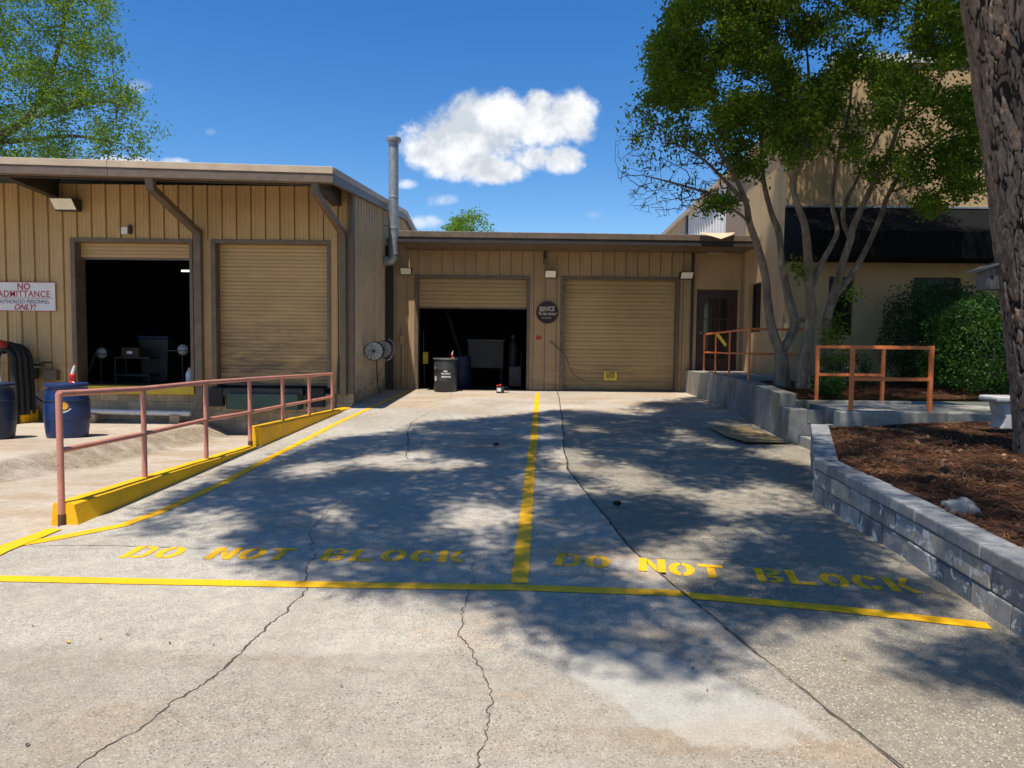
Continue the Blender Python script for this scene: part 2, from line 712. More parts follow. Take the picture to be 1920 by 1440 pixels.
simple('interior', (0.012, 0.011, 0.010), 0.9, var=0.3, scale=1.0)
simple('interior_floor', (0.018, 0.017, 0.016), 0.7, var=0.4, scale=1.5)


# ---- stucco
def stucco(name, c):
    t = NT(name)
    n = t.noise(0.7, 5, 0.6)
    base = t.ramp(n, [(0.3, sc3(c, 0.88)), (0.7, sc3(c, 1.08))])
    st = t.noise(1.0, 6, 0.65, t.mapv((4, 4, 0.35)), 0.5)
    base = t.mix(t.math('MULTIPLY', t.step(st, 0.5, 0.75), 0.4), base, sc3(c, 0.6))
    t.col(base)
    t.set(0.9, 0, 0.2)
    t.bump(t.noise(70, 4, 0.7), 0.3, 0.006)


stucco('stucco', (0.50, 0.345, 0.185))
stucco('stucco_brown', (0.30, 0.22, 0.16))


# ---- masonry blocks
def block(name, a, b, peel):
    t = NT(name)
    r = t.objrand()
    base = t.ramp(r, [(0.0, a), (0.6, b), (0.74, sc3(b, 1.1)), (0.78, (0.36, 0.325, 0.27) if peel else b), (1.0, (0.42, 0.38, 0.31) if peel else sc3(b, 1.1))])
    n = t.noise(5, 6, 0.65)
    base = t.mix(0.5, base, t.ramp(n, [(0.3, (0.25,) * 3), (0.7, (0.75,) * 3)]), 'OVERLAY')
    if peel:
        pn = t.noise(4.5, 6, 0.6, t.mapv((1, 1, 1.6)), 0.8)
        k = t.step(t.math('ADD', pn, t.math('MULTIPLY', t.math('SUBTRACT', r, 0.5), 0.22)), 0.545, 0.555)
        base = t.mix(k, base, (0.40, 0.355, 0.29))
        wn = t.noise(7, 6, 0.65, t.mapv((1, 1, 1), loc=(4, 9, 2)), 0.6)
        base = t.mix(t.step(wn, 0.575, 0.59), base, (0.62, 0.60, 0.56))
    st = t.noise(1.0, 6, 0.7, t.mapv((9, 9, 1.2)))
    base = t.mix(t.math('MULTIPLY', t.step(st, 0.52, 0.75), 0.5), base, (0.05, 0.042, 0.035))
    t.col(base)
    t.set(0.9, 0, 0.2)
    t.bump(t.math('ADD', t.noise(90, 4, 0.7), t.math('MULTIPLY', t.noise(22, 4, 0.7), 1.0)), 0.8, 0.012)


block('block_grey', (0.19, 0.19, 0.19), (0.34, 0.337, 0.33), True)
block('block_cap', (0.21, 0.21, 0.21), (0.28, 0.28, 0.275), False)
block('block_tan', (0.34, 0.255, 0.155), (0.42, 0.32, 0.20), False)
simple('mortar', (0.14, 0.12, 0.10), 0.95, var=0.3, scale=8)


# ---- rails
def rail_paint(name, c, rust):
    t = NT(name)
    n = t.noise(4, 6, 0.7)
    base = t.ramp(n, [(0.3, sc3(c, 0.8)), (0.7, sc3(c, 1.1))])
    k = t.step(t.noise(11, 7, 0.75), rust, rust + 0.08)
    base = t.mix(k, base, (0.12, 0.05, 0.028))
    t.col(base)
    t.set(0.5, 0, 0.45)
    t.bump(t.noise(60, 4, 0.6), 0.2, 0.002)


rail_paint('rail_faded', (0.56, 0.23, 0.165), 0.60)
rail_paint('rail_orange', (0.78, 0.20, 0.055), 0.72)
simple('rust', (0.11, 0.05, 0.028), 0.9, var=0.4, scale=15)

# ---- odds and ends
simple('dim_steel', (0.014, 0.014, 0.015), 0.6)  # dim set: darker copies for bay items, indoor shade put into the colour
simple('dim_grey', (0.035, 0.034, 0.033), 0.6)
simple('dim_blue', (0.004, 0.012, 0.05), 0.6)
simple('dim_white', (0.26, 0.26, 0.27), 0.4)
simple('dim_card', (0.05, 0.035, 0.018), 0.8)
t = simple('drum_blue', (0.004, 0.024, 0.10), 0.38, var=0.25, scale=6, bump=0.1)
simple('drum_navy', (0.008, 0.02, 0.05), 0.45, var=0.3, scale=6)
simple('drum_black', (0.035, 0.036, 0.038), 0.5, var=0.3, scale=7, bump=0.1)
simple('plastic_black', (0.018, 0.018, 0.02), 0.5)
simple('rubber', (0.015, 0.015, 0.015), 0.75)
simple('red', (0.62, 0.025, 0.02), 0.4, var=0.1)
simple('red_dark', (0.42, 0.03, 0.03), 0.5)
simple('white_plastic', (0.72, 0.72, 0.70), 0.45, var=0.08)
simple('sign_white', (0.72, 0.70, 0.66), 0.5, var=0.06)
simple('sign_red', (0.45, 0.025, 0.04), 0.5, var=0.12)
simple('sign_grey', (0.12, 0.11, 0.11), 0.5)
simple('sign_maroon', (0.028, 0.010, 0.010), 0.6, var=0.2)
simple('sign_cream', (0.62, 0.56, 0.46), 0.6, var=0.2, scale=30)
simple('sign_yellow', (0.68, 0.48, 0.03), 0.5, var=0.1)
simple('ink', (0.03, 0.025, 0.02), 0.6)
simple('gold', (0.80, 0.40, 0.02), 0.5)
simple('green_steel', (0.035, 0.075, 0.05), 0.5, var=0.35, scale=4)
simple('dark_steel', (0.045, 0.045, 0.045), 0.5, 0.6, 0.3, 5)
simple('galvanised', (0.30, 0.32, 0.34), 0.5, 0.5, 0.25, 9)
simple('steel_light', (0.36, 0.35, 0.33), 0.45, 0.6, 0.25, 9)
simple('lamp_glass', (0.86, 0.82, 0.70), 0.3, var=0.08)
simple('pvc', (0.62, 0.60, 0.55), 0.4, var=0.12)
simple('cardboard', (0.33, 0.225, 0.095), 0.85, var=0.25, scale=5)
simple('rope', (0.50, 0.36, 0.12), 0.8)
simple('rod', (0.12, 0.09, 0.06), 0.7)
simple('wood_grey', (0.30, 0.28, 0.26), 0.85, var=0.3, scale=14, bump=0.4, bscale=60)
simple('stone_bench', (0.44, 0.43, 0.41), 0.85, var=0.2, scale=9, bump=0.4)
simple('rock', (0.19, 0.185, 0.175), 0.9, var=0.3, scale=9, bump=0.6, bscale=30)
simple('pinecone', (0.045, 0.028, 0.018), 0.9, var=0.4, scale=40)
simple('leaf_yellow', (0.62, 0.38, 0.03), 0.7)
simple('leaf_brown', (0.16, 0.075, 0.03), 0.8, var=0.3)
simple('door_maroon', (0.06, 0.026, 0.022), 0.4, var=0.35, scale=5)
simple('awning', (0.005, 0.005, 0.0055), 0.95, var=0.4, scale=4, bump=0.2, bscale=6, spec=0.15)
simple('roof_white', (0.62, 0.62, 0.60), 0.5, var=0.1)
t = NT('glass_dark')
t.col((0.008, 0.009, 0.010)).set(0.12, 0, 0.18)
t = NT('glass_door')
t.col((0.03, 0.025, 0.018)).set(0.08, 0, 0.5)
t = NT('tube_glow')
t.col((1, 1, 1))
t.bsdf.inputs['Emission Color'].default_value = (1, 0.97, 0.9, 1)
t.bsdf.inputs['Emission Strength'].default_value = 1.6


def timber(name, a, b):
    t = NT(name)
    n = t.noise(1.0, 6, 0.6, t.mapv((60, 60, 6)), 0.6)
    t.col(t.ramp(n, [(0.3, a), (0.7, b)]))
    t.set(0.85)
    t.bump(n, 0.4, 0.004)


timber('weathered_board', (0.07, 0.06, 0.05), (0.21, 0.19, 0.165))


# ---- foliage
def foliage(name, stops, trans=0.4, rough=0.65):
    t = NT(name)
    r = t.geo.outputs['Random Per Island']
    nz_ = t.step(t.noise(2.3, 2, 0.5), 0.3, 0.7)
    r = t.math('ADD', t.math('MULTIPLY', r, 0.45), t.math('MULTIPLY', nz_, 0.55))
    c = t.ramp(r, stops)
    t.col(c)
    t.set(rough, 0, 0.22)
    tr = t.N.new('ShaderNodeBsdfTranslucent')
    c2 = t.mix(1.0, c, (1.5, 1.5, 0.55), 'MULTIPLY')
    t.L(c2, tr.inputs['Color'])
    mx = t.N.new('ShaderNodeMixShader')
    mx.inputs[0].default_value = trans
    t.L(t.bsdf.outputs[0], mx.inputs[1])
    t.L(tr.outputs[0], mx.inputs[2])
    t.L(mx.outputs[0], t.out.inputs['Surface'])


foliage('leaf_myrtle', [(0, (0.045, 0.085, 0.010)), (0.5, (0.095, 0.16, 0.012)), (0.85, (0.18, 0.26, 0.016)), (1, (0.24, 0.23, 0.02))], 0.42)
foliage('leaf_hedge', [(0, (0.02, 0.055, 0.012)), (0.6, (0.04, 0.11, 0.018)), (1, (0.11, 0.20, 0.025))], 0.3, 0.4)
foliage('leaf_hedge_dark', [(0, (0.014, 0.04, 0.012)), (0.7, (0.028, 0.075, 0.018)), (1, (0.05, 0.11, 0.025))], 0.25, 0.45)
foliage('leaf_bg', [(0, (0.07, 0.135, 0.02)), (0.5, (0.13, 0.215, 0.03)), (1, (0.22, 0.30, 0.04))], 0.45)
foliage('leaf_bright', [(0, (0.10, 0.19, 0.02)), (1, (0.22, 0.33, 0.03))], 0.45)
foliage('needles', [(0, (0.03, 0.06, 0.015)), (1, (0.06, 0.10, 0.02))], 0.2)
foliage('straw', [(0, (0.055, 0.026, 0.014)), (0.45, (0.15, 0.065, 0.030)), (0.8, (0.27, 0.13, 0.06)), (1, (0.40, 0.31, 0.22))], 0.05, 0.7)


def bark(name, a, b, sc=(6, 6, 1.3)):
    t = NT(name)
    n = t.noise(1.6, 6, 0.65, t.mapv(sc), 0.5)
    c = t.ramp(n, [(0.3, a), (0.7, b)])
    n2 = t.noise(3.0, 5, 0.6)
    c = t.mix(t.math('MULTIPLY', t.step(n2, 0.5, 0.7), 0.5), c, sc3(b, 1.25))
    t.col(c)
    t.set(0.85, 0, 0.25)
    t.bump(n, 0.5, 0.01)


bark('bark_myrtle', (0.11, 0.07, 0.045), (0.30, 0.225, 0.155))
bark('bark_grey', (0.08, 0.065, 0.05), (0.17, 0.145, 0.12))
t = NT('bark_twig')
t.col((0.085, 0.05, 0.036)).set(0.85)
t = NT('bark_pine')
at = t.N.new('ShaderNodeAttribute')
at.attribute_name = 'plate'
sepc = t.N.new('ShaderNodeSeparateColor')
t.L(at.outputs['Color'], sepc.inputs[0])
pc = t.ramp(sepc.outputs[0], [(0.0, (0.12, 0.08, 0.06)), (0.4, (0.20, 0.14, 0.10)), (0.7, (0.29, 0.21, 0.16)), (0.82, (0.29, 0.16, 0.085)), (1.0, (0.38, 0.32, 0.27))])
nn = t.noise(1.0, 6, 0.7, t.mapv((26, 26, 12)))
pc = t.mix(0.55, pc, t.ramp(nn, [(0.3, (0.2,) * 3), (0.7, (0.78,) * 3)]), 'OVERLAY')
pc = t.mix(t.step(sepc.outputs[1], 0.75, 0.15), pc, (0.024, 0.018, 0.015))
t.col(pc).set(0.9, 0, 0.2)
t.bump(t.math('ADD', nn, t.math('MULTIPLY', t.noise(90, 4, 0.7), 0.5)), 0.7, 0.012)
t = NT('mulch')
a = t.noise(14, 7, 0.75)
c = t.ramp(a, [(0.28, (0.018, 0.010, 0.006)), (0.5, (0.075, 0.034, 0.018)), (0.72, (0.19, 0.085, 0.042))])
b = t.noise(1.2, 4, 0.6)
c = t.mix(t.math('MULTIPLY', t.step(b, 0.45, 0.7), 0.5), c, (0.05, 0.032, 0.022))
t.col(c).set(0.95, 0, 0.1)
t.bump(t.math('ADD', a, t.noise(60, 5, 0.7)), 0.9, 0.03)

# ================================================================== terrain: ground, driveway, apron, beds
mb = MB()
mb.quad((-900, -600, -0.75), (900, -600, -0.75), (900, 1500, -0.75), (-900, 1500, -0.75))
gnd = mb.build('ground', 'far_ground')
tag(gnd, kind='structure')


def sstep(a, b, x):
    t = max(0.0, min(1.0, (x - a) / (b - a)))
    return t * t * (3 - 2 * t)


# joint between the two concretes (from the photograph, on the ramp surface)
JP = [(2.6, -6.0), (2.05, 0.0), (1.50, 2.62), (1.09, 4.45), (0.92, 5.33), (0.78, 6.9), (0.67, 8.43), (0.80, 11.0), (1.07, 15.6), (1.22, 18.9)]


def jx(Y):
    for i in range(len(JP) - 1):
        if JP[i][1] <= Y <= JP[i + 1][1]:
            k = (Y - JP[i][1]) / (JP[i + 1][1] - JP[i][1])
            b = JP[i][0] * (1 - k) + JP[i + 1][0] * k
            break
    else:
        b = JP[0][0] if Y < JP[0][1] else JP[-1][0]
    return b + 0.03 * noise.noise(Vector((Y * 1.1, 3.3, 0))) + 0.012 * noise.noise(Vector((Y * 6, 1.3, 0)))


KA = Vector((-3.72, 5.72, 0))
KB = Vector((-3.38, 14.4, 0))


def kx(Y):
    return KA.x + (Y - KA.y) * (KB.x - KA.x) / (KB.y - KA.y)


def lx(Y):
    return kx(max(5.0, min(15.0, Y)))


def rx(Y):
    """right edge of the paved area (under the walls)"""
    if Y < 6.98:
        return 3.1
    if Y < 9.6:
        return 3.1 + (Y - 6.98) / 2.62 * 1.07
    if Y < 10.5:
        return 4.9
    return 4.3 + (Y - 10.5) / 8.4 * 0.85


def slab(name, mat, xa, xb, y0, y1, nx, parent, dz=0.0, dy=0.12, wob=0.0, thick=0.11):
    ny = max(2, int((y1 - y0) / dy))
    mb = MB()
    idx = []
    for j in range(ny + 1):
        Y = y0 + (y1 - y0) * j / ny
        row = []
        for i in range(nx + 1):
            s = i / nx
            X = xa(Y) * (1 - s) + xb(Y) * s
            yy = Y
            if wob and (j == 0 or j == ny):
                yy += wob * noise.noise(Vector((X * 1.4, Y, 5)))
            row.append(len(mb.v))
            mb.v.append((X, yy, zr(Y) + dz + 0.004 * noise.noise(Vector((X * 0.5, Y * 0.5, 2)))))
        idx.append(row)
    for j in range(ny):
        for i in range(nx):
            mb.f.append((idx[j][i], idx[j][i + 1], idx[j + 1][i + 1], idx[j + 1][i]))
    # skirt
    ring = idx[0] + [r[-1] for r in idx[1:]] + idx[-1][-2::-1] + [r[0] for r in idx[-2:0:-1]]
    low = []
    for k in ring:
        low.append(len(mb.v))
        v = mb.v[k]
        mb.v.append((v[0], v[1], v[2] - thick))
    n = len(ring)
    for k in range(n):
        mb.f.append((ring[k], low[k], low[(k + 1) % n], ring[(k + 1) % n]))
    o = mb.build(name, mat, parent, recalc=False)
    return o


mb = MB()
mb.box(-3.8, 6.0, -6, 3.0, -0.5, -0.06)
mb.hexa([(-3.8, 3.001, -0.5), (6.0, 3.001, -0.5), (6.0, 19.15, -0.5), (-3.36, 19.15, -0.5),
         (-3.8, 3.001, -0.06), (6.0, 3.001, -0.06), (6.0, 19.15, 0.295), (-3.36, 19.15, 0.295)])
drive = mb.build('driveway', 'soil_under')
tag(drive, kind='structure')
g = 0.009
jl = lambda Y: jx(Y) - g
jr = lambda Y: jx(Y) + g
slab('slab', 'concrete', lambda Y: lx(Y), jl, -6.0, 5.27, 16, drive, wob=0.02)
slab('slab', 'concrete', lambda Y: lx(Y), jl, 5.275, 14.42, 16, drive, wob=0.012)
slab('slab', 'concrete_upper', lambda Y: lx(Y) if Y < 15.1 else -3.37, jl, 14.432, 19.2, 14, drive)
slab('slab', 'concrete_aggregate', jr, rx, -6.0, 5.12, 8, drive, dz=-0.012)
slab('slab', 'concrete_aggregate', jr, rx, 5.125, 8.2, 8, drive, dz=-0.010)
slab('slab', 'concrete_aggregate', jr, rx, 8.207, 13.4, 10, drive, dz=-0.008)
slab('slab', 'concrete_upper', jr, rx, 13.41, 19.2, 10, drive)


def ztop(X, Y):
    low_ = 0.0
    if X > jx(Y):
        low_ = -0.012 if Y < 5.12 else (-0.010 if Y < 8.2 else (-0.008 if Y < 13.4 else 0.0))
    return zr(Y) + low_ + 0.004 * noise.noise(Vector((X * 0.5, Y * 0.5, 2)))


def ribbon(name, pts, widths, mat, parent, dz, step=0.05, jit=0.0, jf=6.0, wjit=0.0, zf=ztop):
    """flat strip along world XY points lying dz above the surface"""
    P = []
    for i in range(len(pts) - 1):
        a = Vector(pts[i])
        b = Vector(pts[i + 1])
        wa, wb = widths[i], widths[i + 1]
        n = max(1, int((b - a).length / step))
        for k in range(n):
            P.append((a.lerp(b, k / n), wa + (wb - wa) * k / n))
    P.append((Vector(pts[-1]), widths[-1]))
    mb = MB()
    s = 0.0
    sd = random.random() * 50
    for i, (p, w) in enumerate(P):
        d = (P[min(i + 1, len(P) - 1)][0] - P[max(i - 1, 0)][0])
        d = Vector((d.x, d.y, 0)).normalized()
        nrm = Vector((-d.y, d.x, 0))
        if i:
            s += (p - P[i - 1][0]).length
        off = jit * (noise.noise(Vector((s * jf, sd, 0))) + 0.5 * noise.noise(Vector((s * jf * 2.7, sd, 4))) + 0.42 * noise.noise(Vector((s * jf * 6, sd, 8))) + 0.2 * noise.noise(Vector((s * jf * 15, sd, 3))))
        wl = w / 2 * (1 + wjit * noise.noise(Vector((s * 14, sd, 1))))
        wr = w / 2 * (1 + wjit * noise.noise(Vector((s * 14, sd, 9))))
        a = p + nrm * (off + wl)
        b = p + nrm * (off - wr)
        mb.v.append((a.x, a.y, zf(a.x, a.y) + dz))
        mb.v.append((b.x, b.y, zf(b.x, b.y) + dz))
        if i:
            k = len(mb.v) - 4
            mb.f.append((k, k + 1, k + 3, k + 2))
    return mb.build(name, mat, parent, recalc=False)


def gl(*pp):
    out = []
    for (x, y) in pp:
        q = G(x, y)
        out.append((q.x, q.y, 0))
    return out


# painted lines
ln = gl((-140, 1084), (0, 1086), (500, 1095), (960, 1102), (1290, 1114), (1560, 1138), (1855, 1171))
ribbon('yellow_line', ln, [0.105] * len(ln), 'yellow_line', drive, 0.005, wjit=0.06)
ln = gl((974, 1094), (990, 930), (1000, 830), (1008, 737))
ribbon('yellow_line', ln, [0.115, 0.11, 0.11, 0.105], 'yellow_line', drive, 0.0055, wjit=0.10, jit=0.006)
ln = gl((20, 1024), (97, 1011), (232, 985), (300, 960), (420, 905), (500, 862), (620, 800), (700, 762), (776, 731))
ribbon('yellow_line', ln, [0.12, 0.12, 0.11, 0.10, 0.10, 0.10, 0.10, 0.10, 0.10], 'yellow_line', drive, 0.005, wjit=0.10, jit=0.006)
ln = gl((-60, 1062), (0, 1033), (60, 1010), (103, 993))
ribbon('yellow_line', ln, [0.17, 0.15, 0.14, 0.12], 'yellow_line', drive, 0.009, wjit=0.05)

# cracks
CRACKS = [
    ([(800, 862), (700, 905), (612, 960), (580, 1000), (588, 1040), (577, 1066), (574, 1105), (535, 1150), (470, 1200), (395, 1272), (290, 1345), (140, 1445)],
     [0.003, 0.004, 0.005, 0.005, 0.006, 0.007, 0.006, 0.008, 0.009, 0.008, 0.007, 0.006], 0.035),
    ([(886, 1040), (890, 1085), (872, 1135), (858, 1185), (888, 1222), (908, 1262), (916, 1310), (912, 1370), (893, 1450)],
     [0.003, 0.004, 0.006, 0.006, 0.005, 0.005, 0.006, 0.007, 0.006], 0.035),
    ([(775, 790), (764, 805), (766, 830), (763, 862)], [0.006, 0.012, 0.012, 0.006], 0.05),
    ([(815, 768), (790, 782), (768, 795)], [0.005, 0.008, 0.008], 0.04),
    ([(30, 1025), (180, 1022), (240, 1024), (420, 1030)], [0.004, 0.006, 0.006, 0.004], 0.02),
    ([(848, 735), (842, 748)], [0.006, 0.004], 0.04),
]
for pp, ww, jt in CRACKS:
    ribbon('crack', gl(*pp), ww, 'crack', drive, 0.0028, step=0.012, jit=jt, jf=4.5, wjit=1.5)

# dirt-filled joint between the two concretes
jpts = [(jx(y_) + 0.0, y_, 0) for y_ in [1.6 + 0.35 * k_ for k_ in range(49)]]
ribbon('joint', jpts, [0.009 + 0.007 * math.sin(k_ * 1.3) ** 2 for k_ in range(49)], 'crack', drive, 0.0135, step=0.02, jit=0.006, jf=5, wjit=1.2, zf=lambda X, Y: zr(Y) - 0.010)

# stencil lettering: polygons in a unit cell (width 0.62, height 1)
def arc(cx, cy, rx_, ry_, a0, a1, n=7):
    return [(cx + rx_ * math.cos(R(a0 + (a1 - a0) * k / n)), cy + ry_ * math.sin(R(a0 + (a1 - a0) * k / n))) for k in range(n + 1)]


def band(outer, inner):
    return [[outer[k], outer[k + 1], inner[k + 1], inner[k]] for k in range(len(outer) - 1)]


S = 0.215
LET = {}
LET['O'] = band(arc(0.33, 0.5, 0.33, 0.5, 97, 263, 10), arc(0.33, 0.5, 0.125, 0.30, 97, 263, 10)) + band(arc(0.33, 0.5, 0.33, 0.5, -83, 83, 10), arc(0.33, 0.5, 0.125, 0.30, -83, 83, 10))
LET['D'] = [[(0, 0), (S, 0), (S, 1), (0, 1)]] + band([(S + 0.05, 1), (0.36, 1)] + arc(0.36, 0.72, 0.28, 0.28, 90, 0, 5) + arc(0.36, 0.28, 0.28, 0.28, 0, -90, 5) + [(S + 0.05, 0)],
                                                    [(S + 0.05, 0.83), (0.34, 0.83)] + arc(0.36, 0.70, 0.11, 0.13, 90, 0, 5) + arc(0.36, 0.30, 0.11, 0.13, 0, -90, 5) + [(S + 0.05, 0.17)])
LET['N'] = [[(0, 0), (S, 0), (S, 1), (0, 1)], [(0.48, 0), (0.68, 0), (0.68, 1), (0.48, 1)], [(S + 0.025, 0.98), (S + 0.025, 0.56), (0.455, 0.02), (0.455, 0.44)]]
LET['T'] = [[(0, 0.80), (0.62, 0.80), (0.62, 1), (0, 1)], [(0.21, 0), (0.41, 0), (0.41, 0.77), (0.21, 0.77)]]
LET['L'] = [[(0, 0), (S, 0), (S, 1), (0, 1)], [(S + 0.03, 0), (0.58, 0), (0.58, 0.21), (S + 0.03, 0.21)]]
LET['C'] = band(arc(0.33, 0.5, 0.33, 0.5, 97, 263, 10), arc(0.33, 0.5, 0.125, 0.30, 97, 263, 10)) + band(arc(0.33, 0.5, 0.33, 0.5, 32, 83, 4), arc(0.33, 0.5, 0.125, 0.30, 32, 83, 4)) + band(arc(0.33, 0.5, 0.33, 0.5, -83, -32, 4), arc(0.33, 0.5, 0.125, 0.30, -83, -32, 4))
LET['K'] = [[(0, 0), (S, 0), (S, 1), (0, 1)], [(S + 0.03, 0.42), (0.45, 1), (0.66, 1), (S + 0.16, 0.40)], [(S + 0.05, 0.40), (S + 0.18, 0.56), (0.68, 0), (0.46, 0)]]
LET['B'] = [[(0, 0), (S, 0), (S, 1), (0, 1)]]
for (b0, b1) in ((0.52, 1.0), (0.0, 0.48)):
    h = (b1 - b0) / 2
    cy = (b0 + b1) / 2
    LET['B'] += band([(S + 0.05, b1), (0.38, b1)] + arc(0.38, cy, 0.24, h, 90, -90, 8) + [(S + 0.05, b0)],
                     [(S + 0.05, b1 - 0.14), (0.36, b1 - 0.14)] + arc(0.37, cy, 0.09, h - 0.14, 90, -90, 8) + [(S + 0.05, b0 + 0.14)])
WORD = 'DO NOT BLOCK'


def stencil(p0, p1, height):
    a = Vector((p0[0], p0[1], 0))
    b = Vector((p1[0], p1[1], 0))
    ex = (b - a).normalized()
    ey = Vector((-ex.y, ex.x, 0))
    adv = [0.86 if ch != ' ' else 0.72 for ch in WORD]
    tot = sum(adv) - 0.18
    k = (b - a).length / tot
    x = 0
    for ch, w in zip(WORD, adv):
        if ch != ' ':
            mb = MB()
            for poly in LET[ch]:
                qs = [a + ex * ((x + u * 1.14) * k) + ey * (v * height) for (u, v) in poly]
                side = [q.x - jx(q.y) for q in qs]
                cross = min(side) < 0.03 and max(side) > -0.03
                pts = [(q.x, q.y, (zr(q.y) + 0.007) if cross else (ztop(q.x, q.y) + 0.0035)) for q in qs]
                mb.quad(*pts)
            bm_o = mb.build('letter', 'yellow_text', drive, recalc=False)
        x += w


stencil(gl((222, 1046))[0], gl((864, 1055))[0], 0.27)
stencil(gl((1038, 1060))[0], gl((1726, 1110))[0], 0.28)


# dock apron
def zap(X, Y):
    t = sstep(4.5, 10.0, Y)
    upper = -0.20 * sstep(9.0, 15.5, Y) + 0.06
    well = -0.10 - 0.27 * (Y - 8.0) / 7.0
    k = max(0.0, min(1.0, (X + 6.38 + 0.05 * noise.noise(Vector((X * 0.4, Y * 0.4, 7)))) / 0.46))
    low = upper * (1 - k) + well * k
    return zr(Y) * (1 - t) + low * t + 0.003 * noise.noise(Vector((X * 0.5, Y * 0.5, 0)))


mb = MB()
ys = [-6 + 0.25 * i for i in range(85)]
ys[-1] = 15.06
ss = np.concatenate([np.linspace(-30, -9, 22), np.linspace(-8.7, -3.72, 110)])
idx = []
for Y in ys:
    row = []
    for i, X in enumerate(ss):
        xe = lx(Y) - 0.012
        XX = X if i < 22 else -8.7 + (X + 8.7) * (xe + 8.7) / (8.7 - 3.72)
        row.append(len(mb.v))
        mb.v.append((XX, Y, zap(XX, Y)))
    idx.append(row)
for j in range(len(ys) - 1):
    for i in range(len(ss) - 1):
        mb.f.append((idx[j][i], idx[j][i + 1], idx[j + 1][i + 1], idx[j + 1][i]))
apron = mb.build('dock_apron', 'concrete_apron', smooth=True, recalc=False)
tag(apron, kind='structure')

# planting beds
BW = [(2.86, 1.2), (2.83, 3.82), (2.92, 5.14), (3.01, 6.98), (4.08, 9.62)]   # front face of the block wall
RW = [(4.15, 10.55), (4.30, 12.2), (4.48, 14.04), (4.72, 16.5), (4.96, 18.97)]  # front face of the retaining wall


def poly_x(poly, Y):
    for i in range(len(poly) - 1):
        if poly[i][1] <= Y <= poly[i + 1][1]:
            k = (Y - poly[i][1]) / (poly[i + 1][1] - poly[i][1])
            return poly[i][0] * (1 - k) + poly[i + 1][0] * k
    return poly[0][0] if Y < poly[0][1] else poly[-1][0]


def zbed(X, Y):
    d = X - poly_x(BW, Y)
    return 0.36 + 0.018 * (Y - 3.9) + 0.10 * sstep(0.0, 2.5, d) + 0.03 * noise.noise(Vector((X * 1.5, Y * 1.5, 0))) + 0.012 * noise.noise(Vector((X * 6, Y * 6, 3)))


def heightgrid(name, mat, xa, xb, y0, y1, nx, ny, zf):
    mb = MB()
    idx = []
    for j in range(ny + 1):
        Y = y0 + (y1 - y0) * j / ny
        row = []
        for i in range(nx + 1):
            s = (i / nx) ** 1.5
            X = xa(Y) * (1 - s) + xb(Y) * s
            row.append(len(mb.v))
            mb.v.append((X, Y, zf(X, Y)))
        idx.append(row)
    for j in range(ny):
        for i in range(nx):
            mb.f.append((idx[j][i], idx[j][i + 1], idx[j + 1][i + 1], idx[j + 1][i]))
    o = mb.build(name, mat, smooth=True, recalc=False)
    tag(o, kind='structure')
    return o


heightgrid('planting_bed', 'mulch', lambda Y: poly_x(BW, Y) + 0.15, lambda Y: 16.0, 1.2, 9.93, 90, 110, zbed)


def zup(X, Y):
    return 0.84 + 0.03 * noise.noise(Vector((X * 1.3, Y * 1.3, 1))) + 0.010 * noise.noise(Vector((X * 6, Y * 6, 3))) - 0.10 * sstep(13.0, 12.0, Y)


heightgrid('planting_bed', 'mulch', lambda Y: poly_x(RW, Y) + 0.2, lambda Y: 16.0, 12.02, 15.98, 70, 50, zup)
mb = MB()
mb.box(4.62, 6.05, 15.99, 18.98, 0.3, 0.945)
land = mb.build('landing', 'walk_concrete', origin=(5.3, 17.5, 0.3))
tag(land, kind='structure')
mb = MB()
mb.box(4.98, 16, 10.16, 11.84, 0.0, 0.655)
walk = mb.build('walkway', 'walk_concrete', origin=(9, 11, 0))
tag(walk, kind='structure')
mb = MB()
mb.hexa([(7.0, 9.0, 0.3), (16, 7.6, 0.3), (16, 8.6, 0.3), (7.2, 9.8, 0.3), (7.0, 9.0, 0.60), (16, 7.6, 0.60), (16, 8.6, 0.60), (7.2, 9.8, 0.60)])
tag(mb.build('walkway', 'walk_concrete', origin=(10, 9, 0)), kind='structure')

# steps between the two walls
st = thing('concrete_steps', (4.6, 10.1, 0.15), 'short flight of grey concrete steps between block wall and retaining wall', 'steps')
for (x0, x1, z1) in ((4.22, 4.60, 0.30), (4.60, 4.98, 0.47)):
    MB().box(x0, x1, 9.72, 10.4, 0.02, z1).build('step', 'walk_concrete', st, bevel=0.01)


# ================================================================== low walls, kerbs, railings
def wall_run(poly, y_from, y_to, n):
    """evenly spaced stations along a polyline (x,y) by arc length"""
    pts = [Vector((p[0], p[1], 0)) for p in poly]
    L = [0.0]
    for i in range(len(pts) - 1):
        L.append(L[-1] + (pts[i + 1] - pts[i]).length)

    def at(s):
        for i in range(len(pts) - 1):
            if s <= L[i + 1] + 1e-6:
                k = (s - L[i]) / (L[i + 1] - L[i])
                d = (pts[i + 1] - pts[i]).normalized()
                return pts[i].lerp(pts[i + 1], k), Vector((d.y, -d.x, 0))
        d = (pts[-1] - pts[-2]).normalized()
        return pts[-1], Vector((d.y, -d.x, 0))
    return at, L


def top_bw(Y):
    return 0.405 + (Y - 3.8) * 0.0275 if Y < 7 else 0.493 + (Y - 7) * 0.024


bw = thing('block_wall', (3.0, 5.5, 0.03), 'low grey painted block wall with peeling paint around the pine straw bed', 'wall')
AT, LL = wall_run(BW, 0, 0, 0)


